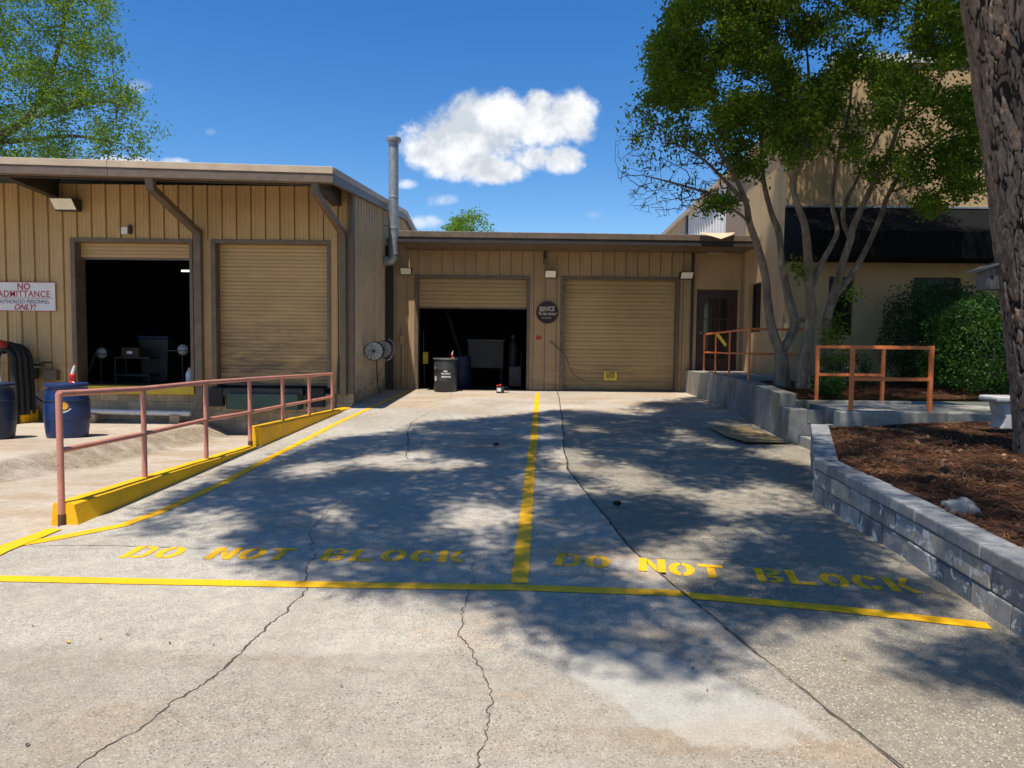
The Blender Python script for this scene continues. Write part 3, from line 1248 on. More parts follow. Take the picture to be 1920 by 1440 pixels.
def block_piece(name, s0, s1, zb, zt, out, thick, mat, parent, bev=0.006):
    (a, na), (b, nb) = AT(s0 + 1e-4), AT(s1 - 1e-4)
    a0, b0 = a - na * out, b - nb * out
    a1, b1 = a + na * thick, b + nb * thick
    mb = MB()
    mb.hexa([(a0.x, a0.y, zb(a.y)), (a1.x, a1.y, zb(a.y)), (b1.x, b1.y, zb(b.y)), (b0.x, b0.y, zb(b.y)),
             (a0.x, a0.y, zt(a.y)), (a1.x, a1.y, zt(a.y)), (b1.x, b1.y, zt(b.y)), (b0.x, b0.y, zt(b.y))])
    return mb.build(name, mat, parent, bevel=bev)


CAPH = 0.095
BH = 0.158
gap = 0.006
total = LL[-1]
corner = LL[3]


def cuts(start, bl):
    s = start
    out = [0.0]
    while s < total:
        if s > 0.03:
            out.append(s)
        s += bl
    out.append(total)
    # keep the corner as a joint
    out = sorted([c for c in out if abs(c - corner) > 0.12] + [corner])
    return out


for course, (zb, zt, st0, bl) in enumerate([
        (lambda Y: zr(Y) - 0.04, lambda Y: top_bw(Y) - CAPH - BH - gap, -0.10, 0.405),
        (lambda Y: top_bw(Y) - CAPH - BH + gap, lambda Y: top_bw(Y) - CAPH - gap, -0.30, 0.405)]):
    cs = cuts(st0 + 0.405, bl)
    for i in range(len(cs) - 1):
        rr = random.uniform(-0.007, 0.007)
        block_piece('block', cs[i] + gap, cs[i + 1] - gap, zb, zt, rr, 0.19, 'block_grey', bw, 0.010)
cs = cuts(0.2, 0.405)
for i in range(len(cs) - 1):
    block_piece('cap_block', cs[i] + 0.002, cs[i + 1] - 0.002, lambda Y: top_bw(Y) - CAPH + 0.002, lambda Y: top_bw(Y) + random.uniform(-0.006, 0.006), random.uniform(0.002, 0.016), 0.215, 'block_cap', bw, 0.014)
for i in range(len(BW) - 1):
    s0, s1 = LL[i], LL[i + 1]
    block_piece('mortar_core', s0, s1, lambda Y: zr(Y) - 0.05, lambda Y: top_bw(Y) - CAPH, -0.010, 0.185, 'mortar', bw, 0)

# retaining wall beside the drive
rw = thing('retaining_wall', (4.4, 14.5, 0.2), 'long grey poured concrete retaining wall below the entrance landing', 'wall')
AT, LL = wall_run(RW, 0, 0, 0)


def top_rw(Y):
    return 0.865 + (Y - 10.6) * 0.024 if Y < 14.0 else 0.955


segs = [0.0, 0.55, 1.75, 3.0, 4.35, 5.6, 7.0, LL[-1]]
for i in range(len(segs) - 1):
    if i == 0:
        zt = lambda Y: 0.675
    else:
        dzt = random.uniform(-0.012, 0.012)
        zt = lambda Y, d=dzt: top_rw(Y) + d
    block_piece('wall_section', segs[i] + 0.002, segs[i + 1] - 0.002, lambda Y: zr(Y) - 0.05, zt, random.uniform(-0.006, 0.01), 0.26, 'concrete_wall', rw, 0.014)
# block-like end pier
for k in range(3):
    MB().box(4.42, 4.68, 10.56, 10.80, 0.02 + 0.215 * k, 0.02 + 0.215 * (k + 1) - 0.008).build('end_block', 'concrete_wall', rw, bevel=0.01)

# side walls of the walkway
cw = thing('walkway_curb', (6.0, 11.93, 0.4), 'grey concrete curb behind the walkway under the rear orange railing', 'curb')
MB().box(4.72, 6.7, 11.85, 12.01, 0.1, 0.705).build('curb_wall', 'walk_concrete', cw, bevel=0.02)
cw = thing('walkway_curb', (5.4, 10.04, 0.4), 'mossy grey concrete curb in front of the walkway beside the straw bed', 'curb')
MB().box(4.62, 6.15, 9.94, 10.15, 0.1, 0.70).build('curb_wall', 'walk_concrete', cw, bevel=0.02)


# yellow kerbs
def kerb(name, ya, yb, ha, hb, w, label, cut=False):
    mb = MB()
    n = 14
    rows = []
    sec = len(mb.v)
    for j in range(n + 1):
        k = j / n
        Y = ya + (yb - ya) * k
        h = ha + (hb - ha) * k + 0.008 * noise.noise(Vector((Y * 2.3, ya, 0)))
        X = kx(Y) + 0.10
        zb = min(zap(X - w, Y), zr(Y)) - 0.05
        zt = zr(Y) + h
        prof = [(X - w - 0.02, zb), (X - w, zt - 0.015), (X - w + 0.015, zt), (X - 0.03, zt), (X - 0.01, zt - 0.015), (X + 0.035, zb)]
        rows.append(len(mb.v))
        for (x, z) in prof:
            mb.v.append((x + 0.006 * noise.noise(Vector((Y * 3, z * 3, x))), Y, z))
    for j in range(n):
        for i in range(6):
            a = rows[j] + i
            b = rows[j] + (i + 1) % 6
            mb.f.append((a, b, b - rows[j] + rows[j + 1], a - rows[j] + rows[j + 1]))
    mb.f.append(tuple(rows[0] + i for i in range(6)))
    mb.f.append(tuple(rows[-1] + i for i in range(6))[::-1])
    o = mb.build(name, 'yellow_kerb', origin=(kx((ya + yb) / 2) - w / 2, (ya + yb) / 2, zr(ya)), smooth=True)
    tag(o, label, 'kerb')
    return o


kerb('yellow_kerb', 5.82, 9.62, 0.185, 0.03, 0.19, 'low yellow painted concrete kerb tapering away under the first railing posts')
kerb('yellow_kerb', 9.78, 14.5, 0.27, 0.015, 0.19, 'raised yellow painted concrete kerb running up to the warehouse corner')

# railing along the ramp
POSTS = [(108, 992, 103, 738), (267, 905, 262, 729), (384, 868, 380, 717), (467, 846, 462, 711), (529, 797, 526, 707), (579, 785, 577, 704), (622, 773, 622, 701)]
MIDY = [845, 813, 787, 773, 761, 752, 744]
rail = thing('guard_railing', (kx(9.5) - 0.1, 9.5, 0.1), 'faded salmon pipe railing standing along the yellow kerb', 'railing')
tops, mids = [], []
for i, (bx, by, tx, ty) in enumerate(POSTS):
    k = (bx - 960) / F_PX
    # intersection with the vertical plane of the kerb's middle
    sl_ = (KB.x - KA.x) / (KB.y - KA.y)
    x0 = KA.x - sl_ * KA.y - 0.01
    Y = x0 / (k - sl_)
    X = x0 + sl_ * Y
    T = PY(tx, ty, Y)
    Bm = PY(bx, by, Y)
    Mi = PY(bx, MIDY[i], Y)
    tops.append(Vector((X, Y, T.z)))
    mids.append(Vector((X, Y, Mi.z)))
    zb = zr(Y) - 0.02
    MB().tube([(X, Y, zb), (X, Y, T.z)], 0.026, 14).build('post', 'rail_faded', rail, smooth=True)
    if i in (0, 3):
        MB().tube([(X, Y, zb), (X + 0.002, Y, zb + 0.11)], 0.031, 12).build('rusted_base', 'rust', rail, smooth=True)
for i in range(len(tops) - 1):
    MB().tube([tops[i], tops[i + 1]], 0.027, 14).build('top_rail', 'rail_faded', rail, smooth=True)
    MB().tube([mids[i], mids[i + 1]], 0.024, 14).build('mid_rail', 'rail_faded', rail, smooth=True)

# railing on the retaining wall
rl = thing('landing_railing', (4.8, 15.5, 0.95), 'orange pipe railing along the retaining wall by the maroon door', 'railing')
pp = []
for (px, Y) in ((1303, 18.6), (1328, 17.0), (1355, 15.4), (1393, 13.6)):
    X = poly_x(RW, Y) + 0.1
    pp.append((X, Y))
tz = [1.90, 1.91, 1.92, 1.93]
for (X, Y), z in zip(pp, tz):
    MB().tube([(X, Y, top_rw(Y) - 0.03), (X, Y, z)], 0.022, 10).build('post', 'rail_orange', rl, smooth=True)
endp = (5.62, 13.55)
MB().tube([(endp[0], endp[1], 0.80), (endp[0], endp[1], 1.93)], 0.022, 10).build('post', 'rail_orange', rl, smooth=True)
chain = [(*p, z) for p, z in zip(pp, tz)] + [(*endp, 1.93)]
for i in range(len(chain) - 1):
    a, b = Vector(chain[i]), Vector(chain[i + 1])
    MB().tube([a, b], 0.023, 10).build('top_rail', 'rail_orange', rl, smooth=True)
    MB().tube([a - Vector((0, 0, 0.47)), b - Vector((0, 0, 0.47))], 0.02, 10).build('mid_rail', 'rail_orange', rl, smooth=True)
a = Vector(chain[1]).lerp(Vector(chain[2]), 0.15) + Vector((-0.03, -0.03, -0.03))
b = a + Vector((0.18, -0.12, -0.27))
tg = MB().bar(a, b, 0.10, 0.008, (1, 0.2, 0)).build('caution_tag', 'sign_yellow', origin=a)
tag(tg, 'small yellow caution tag hanging from the orange landing railing', 'tag')


def square_rail(y, x0, x1, zb, zt, zm, label, xm=None):
    o = thing('step_railing', ((x0 + x1) / 2, y, zb), label, 'railing')
    for x in (x0, x1):
        MB().box(x - 0.026, x + 0.026, y - 0.026, y + 0.026, zb - 0.02, zt).build('post', 'rail_orange', o, bevel=0.004)
    MB().box(x0 + 0.0262, x1 - 0.0262, y - 0.024, y + 0.024, zt - 0.052, zt - 0.002).build('top_rail', 'rail_orange', o, bevel=0.004)
    MB().box(x0 + 0.0262, x1 - 0.0262, y - 0.022, y + 0.022, zm - 0.024, zm + 0.024).build('mid_rail', 'rail_orange', o, bevel=0.004)


y = 10.05
a, b = PY(1595, 770, y), PY(1742, 773, y)
square_rail(y, a.x, b.x, 0.70, PY(1660, 648, y).z, PY(1660, 711, y).z, 'orange square tube railing on the mossy curb in front of the walkway')
y = 11.93
a, b = PY(1530, 752, y), PY(1653, 755, y)
square_rail(y, a.x, b.x, 0.705, PY(1600, 648, y).z, PY(1600, 703, y).z, 'orange square tube railing on the curb behind the walkway')


# ================================================================== buildings
RIBW = 0.305


def panel_profile(w, rib=True):
    """cross section of one metal wall strip: (along, out)"""
    if w < 0.12:
        return [(0, 0.0), (w, 0.0)]
    P = []
    if rib:
        P += [(0.0, 0.0), (0.004, 0.0), (0.010, 0.034), (0.040, 0.034), (0.047, 0.0), (0.048, -0.025), (0.060, -0.025), (0.061, 0.0)]
    else:
        P += [(0.0, 0.0)]
    u = 0.054
    for c in (0.135, 0.215):
        if c + 0.02 < w:
            P += [(c - 0.016, 0.0), (c - 0.008, 0.006), (c + 0.008, 0.006), (c + 0.016, 0.0)]
    P += [(w, 0.0)]
    P = [p for p in P if p[0] <= w]
    return P


def panel(name, org, along, out, s0, s1, z0, z1, mat, parent, rib=True, ztf=None):
    w = s1 - s0
    mb = MB()
    pr = panel_profile(w, rib)
    for (s, d) in pr:
        q = org + along * (s0 + s) + out * d
        zt = ztf(s0 + s) if ztf else z1
        mb.v.append((q.x, q.y, z0))
        mb.v.append((q.x, q.y, zt))
    for k in range(len(pr) - 1):
        mb.f.append((2 * k, 2 * k + 2, 2 * k + 3, 2 * k + 1))
    return mb.build(name, mat, parent, recalc=False)


def clad(org, along, out, s0, s1, z0, z1, mat, parent, doors=(), phase=0.0, ztf=None):
    """strips of siding between s0 and s1; doors = (a, b, top) openings from z0"""
    k = math.floor((s0 - phase) / RIBW)
    s = phase + k * RIBW
    while s < s1 - 1e-6:
        a, b = max(s, s0), min(s + RIBW, s1)
        full = a == s
        if b - a > 0.01:
            hit = [d for d in doors if d[0] < b and d[1] > a]
            if not hit:
                panel('wall_panel', org, along, out, a, b, z0, z1, mat, parent, full, ztf)
            else:
                d = hit[0]
                panel('wall_panel', org, along, out, a, b, d[2], z1, mat, parent, full, ztf)
                if d[0] - a > 0.015:
                    panel('wall_panel', org, along, out, a, d[0], z0, d[2] - 0.0, mat, parent, full)
                if b - d[1] > 0.015:
                    panel('wall_panel', org, along, out, d[1], b, z0, d[2] - 0.0, mat, parent, False)
        s += RIBW


_slat = {}


def slat_mesh(w, pitch, mat, deep=False):
    key = (round(w, 3), pitch, mat, deep)
    if key not in _slat:
        h = pitch
        q_ = 0.020 if deep else 0.007
        pr = [(q_, 0.0), (q_, 0.004), (0.000, 0.006), (-0.003, h * 0.35), (-0.004, h * 0.55), (-0.003, h * 0.8), (0.0, h - 0.004), (0.007, h - 0.002), (0.007, h)]
        me = bpy.data.meshes.new('slat')
        v, f = [], []
        for (yy, zz) in pr:
            v += [(0, yy, zz), (w, yy, zz)]
        for k in range(len(pr) - 1):
            f.append((2 * k, 2 * k + 1, 2 * k + 3, 2 * k + 2))
        me.from_pydata(v, [], f)
        me.materials.append(M[mat])
        _slat[key] = me
    return _slat[key]


def roll_door(parent, x0, x1, z0, ztop_, zbot, Y, pitch, mat, label=None, frame='trim_brown', every=4):
    """frame outer x0..x1, opening to z0; curtain from ztop_ down to zbot, recessed"""
    mb = MB()
    fw_ = 0.10
    dp = 0.34
    mb.box(x0, x0 + fw_, Y - 0.035, Y + dp, z0, ztop_ + 0.08)
    mb.box(x1 - fw_ * 0.7, x1, Y - 0.035, Y + dp, z0, ztop_ + 0.08)
    mb.box(x0 + fw_ + 0.001, x1 - fw_ * 0.7 - 0.001, Y - 0.034, Y + dp - 0.001, ztop_, ztop_ + 0.079)
    d = mb.build('door_frame', frame, parent, bevel=0.004, seg=1)
    w = (x1 - fw_ * 0.7) - (x0 + fw_)
    cdoor = MB().box(x0 + fw_ + 0.002, x1 - fw_ * 0.7 - 0.002, Y + 0.19, Y + 0.22, zbot - 0.045, zbot).build('roll_up_door', 'trim_brown', parent)
    if label:
        cdoor['label'] = label
    me_a, me_b = slat_mesh(w - 0.006, pitch, mat), slat_mesh(w - 0.006, pitch, mat, True)
    n = int((ztop_ - zbot) / pitch + 0.999)
    for k in range(n):
        z = zbot + k * pitch
        place_mesh('slat', me_b if k % every == 0 else me_a, (x0 + fw_ + 0.003, Y + 0.19 + random.uniform(-0.0015, 0.0015), z), cdoor)
    return cdoor


# ---------------------------------------------------------------- left warehouse
LY = 15.1
CX = -3.38
wh = thing('warehouse', (-8, 18, -0.3), 'tan metal warehouse with two dock doors and a deep front canopy', 'building')


def eave_z(X):
    return 4.735 - 0.019 * (X + 3.34)


def roof_z(X, Y):
    yr = 22.0
    if Y < yr:
        return eave_z(X) + (Y - 13.05) * 0.098
    return eave_z(X) + (yr - 13.05) * 0.098 - (Y - yr) * 0.10


D1 = (-9.34, -6.76)
D2 = (-6.38, -3.86)
DTOP = 3.66
ox = Vector((0, LY, 0))
AX, AYv = Vector((1, 0, 0)), Vector((0, 1, 0))
doors = [(D1[0], D1[1], DTOP + 0.08), (D2[0], D2[1], DTOP + 0.08)]
clad(ox, AX, Vector((0, -1, 0)), -19.0, CX - 0.10, 0.50, 4.86, 'siding_tan', wh, doors, -10.15)
# corner trim
MB().box(CX - 0.105, CX + 0.012, LY - 0.05, LY + 0.10, 0.50, 4.93).build('corner_trim', 'trim_brown', wh, bevel=0.004)
# side wall
os_ = Vector((CX, 0, 0))
clad(os_, AYv, AX, LY + 0.101, 30.0, 0.50, 5.0, 'siding_side', wh, (), LY + 0.101, ztf=lambda s: roof_z(CX, s) - 0.10)
# roof
mb = MB()
for (ya, yb) in ((13.05, 22.0), (22.0, 31.0)):
    q = [(-24, ya, roof_z(-24, ya)), (-3.30, ya, roof_z(-3.3, ya)), (-3.30, yb, roof_z(-3.3, yb)), (-24, yb, roof_z(-24, yb))]
    mb.hexa([(p[0], p[1], p[2] - 0.05) for p in q] + q)
mb.build('roof', 'roof_metal', wh)
# light roof edge + brown gutter along the front
def eave_bar(name, x0, x1, ya, yb, za, zb, mat):
    mb = MB()
    mb.hexa([(x0, ya, eave_z(x0) + za), (x1, ya, eave_z(x1) + za), (x1, yb, eave_z(x1) + za), (x0, yb, eave_z(x0) + za),
             (x0, ya, eave_z(x0) + zb), (x1, ya, eave_z(x1) + zb), (x1, yb, eave_z(x1) + zb), (x0, yb, eave_z(x0) + zb)])
    return mb.build(name, mat, wh, bevel=0.006, seg=1)


xs = [-24, -17.5, -11.6, -7.35, -3.27]
for i in range(4):
    eave_bar('roof_edge', xs[i] + 0.002, xs[i + 1] - 0.002, 12.99, 13.09, -0.095, 0.03, 'trim_light')
    eave_bar('gutter', xs[i] + 0.002, xs[i + 1] - 0.002, 13.005, 13.17, -0.255, -0.098, 'trim_brown')
eave_bar('eave_purlin', -24, -3.42, 14.2, 14.28, -0.05, 0.09, 'trim_dark')
eave_bar('eave_purlin', -24, -3.42, 13.35, 13.43, -0.24, -0.06, 'trim_dark')
# rake trim on the right edge
def rake(name, dx0, dx1, za, zb, mat):
    for (ya, yb) in ((13.10, 22.0), (22.0, 31.0)):
        mb = MB()
        q = []
        for z in (za, zb):
            q += [(CX + dx0, ya, roof_z(-3.34, ya) + z), (CX + dx1, ya, roof_z(-3.34, ya) + z), (CX + dx1, yb, roof_z(-3.34, yb) + z), (CX + dx0, yb, roof_z(-3.34, yb) + z)]
        mb.hexa(q)
        mb.build(name, mat, wh)


rake('rake_edge', 0.04, 0.115, -0.095, 0.03, 'trim_light')
rake('rake_trim', 0.03, 0.105, -0.25, -0.098, 'trim_brown')
# cantilever rafters
for X in (-15.4, -9.62, -3.72):
    mb = MB()
    x0, x1 = X - 0.09, X + 0.09
    zt1, zt2 = roof_z(X, LY) - 0.07, roof_z(X, 13.2) - 0.07
    mb.hexa([(x0, 13.2, zt2 - 0.14), (x1, 13.2, zt2 - 0.14), (x1, LY - 0.001, zt1 - 0.42), (x0, LY - 0.001, zt1 - 0.42),
             (x0, 13.2, zt2), (x1, 13.2, zt2), (x1, LY - 0.001, zt1), (x0, LY - 0.001, zt1)])
    mb.build('canopy_rafter', 'trim_dark', wh)
# soffit liner: dark underside
mb = MB()
for (ya, yb) in ((13.17, LY),):
    q = [(-24, ya, roof_z(-24, ya) - 0.06), (-3.36, ya, roof_z(-3.36, ya) - 0.06), (-3.36, yb, roof_z(-3.36, yb) - 0.06), (-24, yb, roof_z(-24, yb) - 0.06)]
    mb.quad(*q[::-1])
mb.build('soffit', 'trim_brown', wh, recalc=False)


def downspout(path, w, parent, mat='trim_brown', name='downspout'):
    for i in range(len(path) - 1):
        a, b = Vector(path[i]), Vector(path[i + 1])
        d = (b - a).normalized() * 0.028
        upv = (0, 1, 0) if abs((b - a).normalized().z) > 0.6 else (0, 0, 1)
        MB().bar(a - (d if i else d * 0), b + (d if i < len(path) - 2 else d * 0), w, w * 0.8, upv).build(name, mat, parent, bevel=0.012)


gx = -6.63
downspout([(gx, 13.10, eave_z(gx) - 0.24), (gx, 13.14, eave_z(gx) - 0.42), (gx + 0.02, LY - 0.10, 3.87), (gx + 0.02, LY - 0.10, 0.12)], 0.15, wh)
gx = -3.62
downspout([(gx, 13.10, eave_z(gx) - 0.22), (gx, 13.12, eave_z(gx) - 0.42), (gx + 0.05, LY - 0.10, 3.86), (gx + 0.05, LY - 0.10, 0.48)], 0.13, wh)
# doors
roll_door(wh, D1[0], D1[1], 0.63, DTOP, 3.36, LY, 0.078, 'door_slat', 'tan roll-up door rolled nearly all the way up')
roll_door(wh, D2[0], D2[1], 0.63, DTOP, 0.70, LY, 0.078, 'door_slat', 'closed tan roll-up door with soot stains low down')
# dock edge, bumpers, leveller
MB().box(D1[0] + 0.16, D1[1] + 0.02, LY - 0.10, LY + 0.30, 0.46, 0.63).build('dock_edge', 'yellow_bumper', wh, bevel=0.01)
MB().box(-6.10, -4.42, LY - 0.16, LY + 0.18, 0.44, 0.61).build('dock_leveller', 'dark_steel', wh, bevel=0.01)
mb = MB()
mb.hexa([(-5.98, LY - 0.26, 0.17), (-4.50, LY - 0.26, 0.17), (-4.42, LY - 0.10, 0.17), (-6.06, LY - 0.10, 0.17),
         (-5.98, LY - 0.24, 0.50), (-4.50, LY - 0.24, 0.50), (-4.42, LY - 0.10, 0.435), (-6.06, LY - 0.10, 0.435)])
mb.build('leveller_lip', 'green_steel', wh, bevel=0.01)
MB().box(-6.42, -6.12, LY - 0.14, LY - 0.003, 0.22, 0.62).build('dock_bumper', 'rubber', wh, bevel=0.015)
MB().box(-4.36, -3.98, LY - 0.14, LY - 0.003, 0.22, 0.62).build('dock_bumper', 'rubber', wh, bevel=0.015)
# block plinth
BLm = {}


def plinth(org, along, out, s0, s1, z0, z1, parent, skip=lambda s, z: False):
    row = 0
    z = z1
    while z > z0:
        h = 0.192
        s = s0 - (0.2 if row % 2 else 0.0)
        while s < s1:
            a, b = max(s, s0), min(s + 0.40, s1)
            if b - a > 0.03:
                key = (round(b - a, 3), tuple(along), tuple(out))
                if key not in BLm:
                    me = bpy.data.meshes.new('block')
                    m_ = MB()
                    w = b - a - 0.008
                    p = [Vector((0, 0, 0)), along * w, along * w - out * 0.05, -out * 0.05]
                    m_.hexa([(q.x, q.y, 0) for q in p] + [(q.x, q.y, h) for q in p])
                    me.from_pydata(m_.v, [], m_.f)
                    bm = bmesh.new()
                    bm.from_mesh(me)
                    bmesh.ops.recalc_face_normals(bm, faces=bm.faces)
                    bmesh.ops.bevel(bm, geom=list(bm.edges), offset=0.004, segments=1, affect='EDGES')
                    bm.to_mesh(me)
                    bm.free()
                    me.materials.append(M['block_tan'])
                    BLm[key] = me
                q = org + along * (a + 0.004) + out * (0.0 + random.uniform(-0.002, 0.002))
                place_mesh('block', BLm[key], (q.x, q.y, z - 0.196), parent)
            s += 0.40
        z -= 0.20
        row += 1


MB().box(-19, CX - 0.004, LY + 0.004, LY + 0.30, -0.7, 0.496).build('plinth_core', 'mortar', wh)
plinth(Vector((0, LY - 0.002, 0)), AX, Vector((0, -1, 0)), -14.0, CX + 0.01, -0.45, 0.50, wh)
MB().box(CX - 0.30, CX + 0.002, LY + 0.301, 30.0, -0.2, 0.496).build('plinth_core', 'mortar', wh)
plinth(Vector((CX + 0.010, 0, 0)), AYv, AX, LY + 0.001, 18.95, 0.05, 0.50, wh)
# shell: back wall, left wall, floor, ceiling of the room behind the doors
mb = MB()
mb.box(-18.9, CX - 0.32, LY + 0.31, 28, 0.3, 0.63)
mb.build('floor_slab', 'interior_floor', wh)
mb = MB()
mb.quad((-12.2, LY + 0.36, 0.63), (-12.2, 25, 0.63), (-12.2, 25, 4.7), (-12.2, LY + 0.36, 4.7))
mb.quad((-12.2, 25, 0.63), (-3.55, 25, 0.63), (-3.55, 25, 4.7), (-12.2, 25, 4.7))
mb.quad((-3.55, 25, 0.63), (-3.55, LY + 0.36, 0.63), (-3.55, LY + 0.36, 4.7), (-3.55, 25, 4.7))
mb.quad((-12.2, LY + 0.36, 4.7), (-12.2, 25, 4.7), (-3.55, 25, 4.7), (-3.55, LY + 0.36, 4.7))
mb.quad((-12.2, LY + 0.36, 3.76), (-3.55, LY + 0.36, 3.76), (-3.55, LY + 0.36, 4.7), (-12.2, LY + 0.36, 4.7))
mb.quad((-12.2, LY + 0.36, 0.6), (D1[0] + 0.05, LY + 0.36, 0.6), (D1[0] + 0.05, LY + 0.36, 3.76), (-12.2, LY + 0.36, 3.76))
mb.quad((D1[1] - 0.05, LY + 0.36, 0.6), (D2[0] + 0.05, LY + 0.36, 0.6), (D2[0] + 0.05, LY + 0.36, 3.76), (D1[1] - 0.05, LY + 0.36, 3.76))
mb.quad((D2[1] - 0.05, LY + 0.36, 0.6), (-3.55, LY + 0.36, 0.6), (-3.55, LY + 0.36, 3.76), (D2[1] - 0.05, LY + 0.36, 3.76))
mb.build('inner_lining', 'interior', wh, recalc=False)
# leaning pipe and conduit at the corner
a, b = PY(633, 668, LY - 0.12), PY(629, 771, LY - 0.12)
cp = MB().tube([(b.x, LY - 0.14, zap(b.x, LY - 0.2) + 0.01 if False else b.z - 0.05), (a.x, LY - 0.05, a.z)], 0.018, 8).build('steel_pipe', 'rod', origin=(b.x, LY - 0.14, b.z - 0.05), smooth=True)
tag(cp, 'thin brown steel pipe leaning at the right jamb of the closed dock door', 'pipe')

# ---------------------------------------------------------------- centre workshop
WY = 19.0
EY = 17.62
ws = thing('workshop', (0.8, 19.5, 0.36), 'low brown metal workshop with two roll-up doors between the warehouse and the office', 'building')
DA = (-2.62, 0.45)
DB = (1.27, 4.43)
DT = 3.33
ow = Vector((0, WY, 0))
clad(ow, AX, Vector((0, -1, 0)), CX + 0.02, 4.74, 0.34, 4.30, 'siding_center', ws, [(DA[0], DA[1], DT + 0.08), (DB[0], DB[1], DT + 0.08)], -2.85)
MB().box(4.742, 4.80, WY - 0.05, WY + 0.05, 0.34, 4.25).build('corner_trim', 'trim_dark', ws)
MB().box(CX + 0.012, CX + 0.20, WY - 0.16, WY - 0.04, 0.34, 4.15).build('corner_trim', 'trim_dark', ws)
roll_door(ws, DA[0], DA[1], 0.36, DT, 2.58, WY, 0.108, 'door_slat_center', 'tan roll-up door raised a quarter above the dark workshop bay', every=2)
roll_door(ws, DB[0], DB[1], 0.36, DT, 0.40, WY, 0.108, 'door_slat_center', 'fully closed tan roll-up door behind the yellow rope', every=2)


def cz(X):
    return 4.315 - 0.004 * X


mb = MB()
ym_ = 18.85
zm_ = 4.31 + (4.89 - 4.31) * (ym_ - EY) / (31 - EY)
mb.hexa([(-2.80, EY, cz(-2.8) - 0.04), (6.05, EY, cz(6.05) - 0.04), (6.05, ym_, zm_ - 0.04), (-2.80, ym_, zm_ - 0.04),
         (-2.80, EY, cz(-2.8)), (6.05, EY, cz(6.05)), (6.05, ym_, zm_), (-2.80, ym_, zm_)])
mb.hexa([(-3.34, ym_ + 0.001, zm_ - 0.04), (6.05, ym_ + 0.001, zm_ - 0.04), (6.05, 31, 4.85), (-3.26, 31, 4.85),
         (-3.34, ym_ + 0.001, zm_), (6.05, ym_ + 0.001, zm_), (6.05, 31, 4.89), (-3.26, 31, 4.89)])
mb.build('roof', 'roof_metal', ws)
k = 0
x = -2.6
while x < 5.9:
    mb = MB()
    mb.hexa([(x - 0.03, EY - 0.02, cz(x) + 0.001), (x + 0.03, EY - 0.02, cz(x) + 0.001), (x + 0.03, 30.5, 4.89), (x - 0.03, 30.5, 4.89),
             (x - 0.015, EY - 0.02, cz(x) + 0.035), (x + 0.015, EY - 0.02, cz(x) + 0.035), (x + 0.015, 30.5, 4.92), (x - 0.015, 30.5, 4.92)])
    mb.build('roof_rib', 'roof_metal', ws)
    x += 0.305
xs = [-2.83, 0.35, 3.4, 5.98]
for i in range(3):
    x0, x1 = xs[i] + 0.002, xs[i + 1] - 0.002
    mb = MB()
    q = [(x0, EY - 0.10), (x1, EY - 0.10), (x1, EY - 0.01), (x0, EY - 0.01)]
    mb.hexa([(p[0], p[1], cz(p[0]) - 0.13) for p in q] + [(p[0], p[1], cz(p[0]) + 0.015) for p in q])
    mb.build('gutter', 'trim_brown', ws, bevel=0.008, seg=1)
    mb = MB()
    mb.hexa([(p[0], p[1] + 0.02, cz(p[0]) - 0.26) for p in q] + [(p[0], p[1] + 0.02, cz(p[0]) - 0.132) for p in q])
    mb.build('fascia', 'trim_dark', ws)
MB().box(-2.80, 6.04, EY + 0.012, WY - 0.03, 4.06, 4.09).build('soffit', 'trim_brown', ws)
# bent loose flashing at the right end of the gutter
fl = MB()
pts = [PY(1312, 436, EY - 0.13), PY(1340, 437, EY - 0.13), PY(1362, 437, EY - 0.12), PY(1378, 436, EY - 0.11)]
low = [PY(1312, 437.5, EY - 0.16), PY(1338, 444, EY - 0.26), PY(1352, 448, EY - 0.30), PY(1372, 441, EY - 0.24)]
for i in range(3):
    fl.quad(pts[i], low[i], low[i + 1], pts[i + 1])
for i in range(3):
    o_ = Vector((0, 0.004, 0.006))
    fl.quad(pts[i] + o_, pts[i + 1] + o_, low[i + 1] + o_, low[i] + o_)
fl.build('loose_flashing', 'flashing', ws, recalc=False)
# short conduit drop under the fascia
MB().tube([(0.83, WY - 0.08, 4.06), (0.83, WY - 0.08, 3.86)], 0.03, 8).build('conduit', 'trim_dark', ws, smooth=True)
MB().box(0.79, 0.87, WY - 0.10, WY - 0.034, 3.72, 3.86).build('junction_box', 'trim_brown', ws)
MB().tube([(-2.93, WY - 0.06, 0.40), (-2.93, WY - 0.06, 2.0)], 0.025, 8).build('conduit', 'siding_center', ws, smooth=True)
MB().box(-3.0, -2.86, WY - 0.10, WY - 0.034, 1.55, 1.80).build('junction_box', 'siding_center', ws, bevel=0.006)
# room
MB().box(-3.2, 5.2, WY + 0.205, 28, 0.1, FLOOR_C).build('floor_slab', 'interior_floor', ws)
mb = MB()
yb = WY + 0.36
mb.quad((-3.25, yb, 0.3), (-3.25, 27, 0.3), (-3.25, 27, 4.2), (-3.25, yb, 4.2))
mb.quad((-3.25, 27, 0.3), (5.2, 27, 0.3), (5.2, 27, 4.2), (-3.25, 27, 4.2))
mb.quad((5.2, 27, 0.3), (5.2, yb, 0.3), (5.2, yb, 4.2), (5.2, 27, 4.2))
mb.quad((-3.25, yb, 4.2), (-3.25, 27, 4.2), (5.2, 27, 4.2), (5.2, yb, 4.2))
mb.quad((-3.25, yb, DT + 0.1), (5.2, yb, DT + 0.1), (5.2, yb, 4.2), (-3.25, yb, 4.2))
mb.quad((-3.25, yb, 0.3), (DA[0] + 0.05, yb, 0.3), (DA[0] + 0.05, yb, DT + 0.1), (-3.25, yb, DT + 0.1))
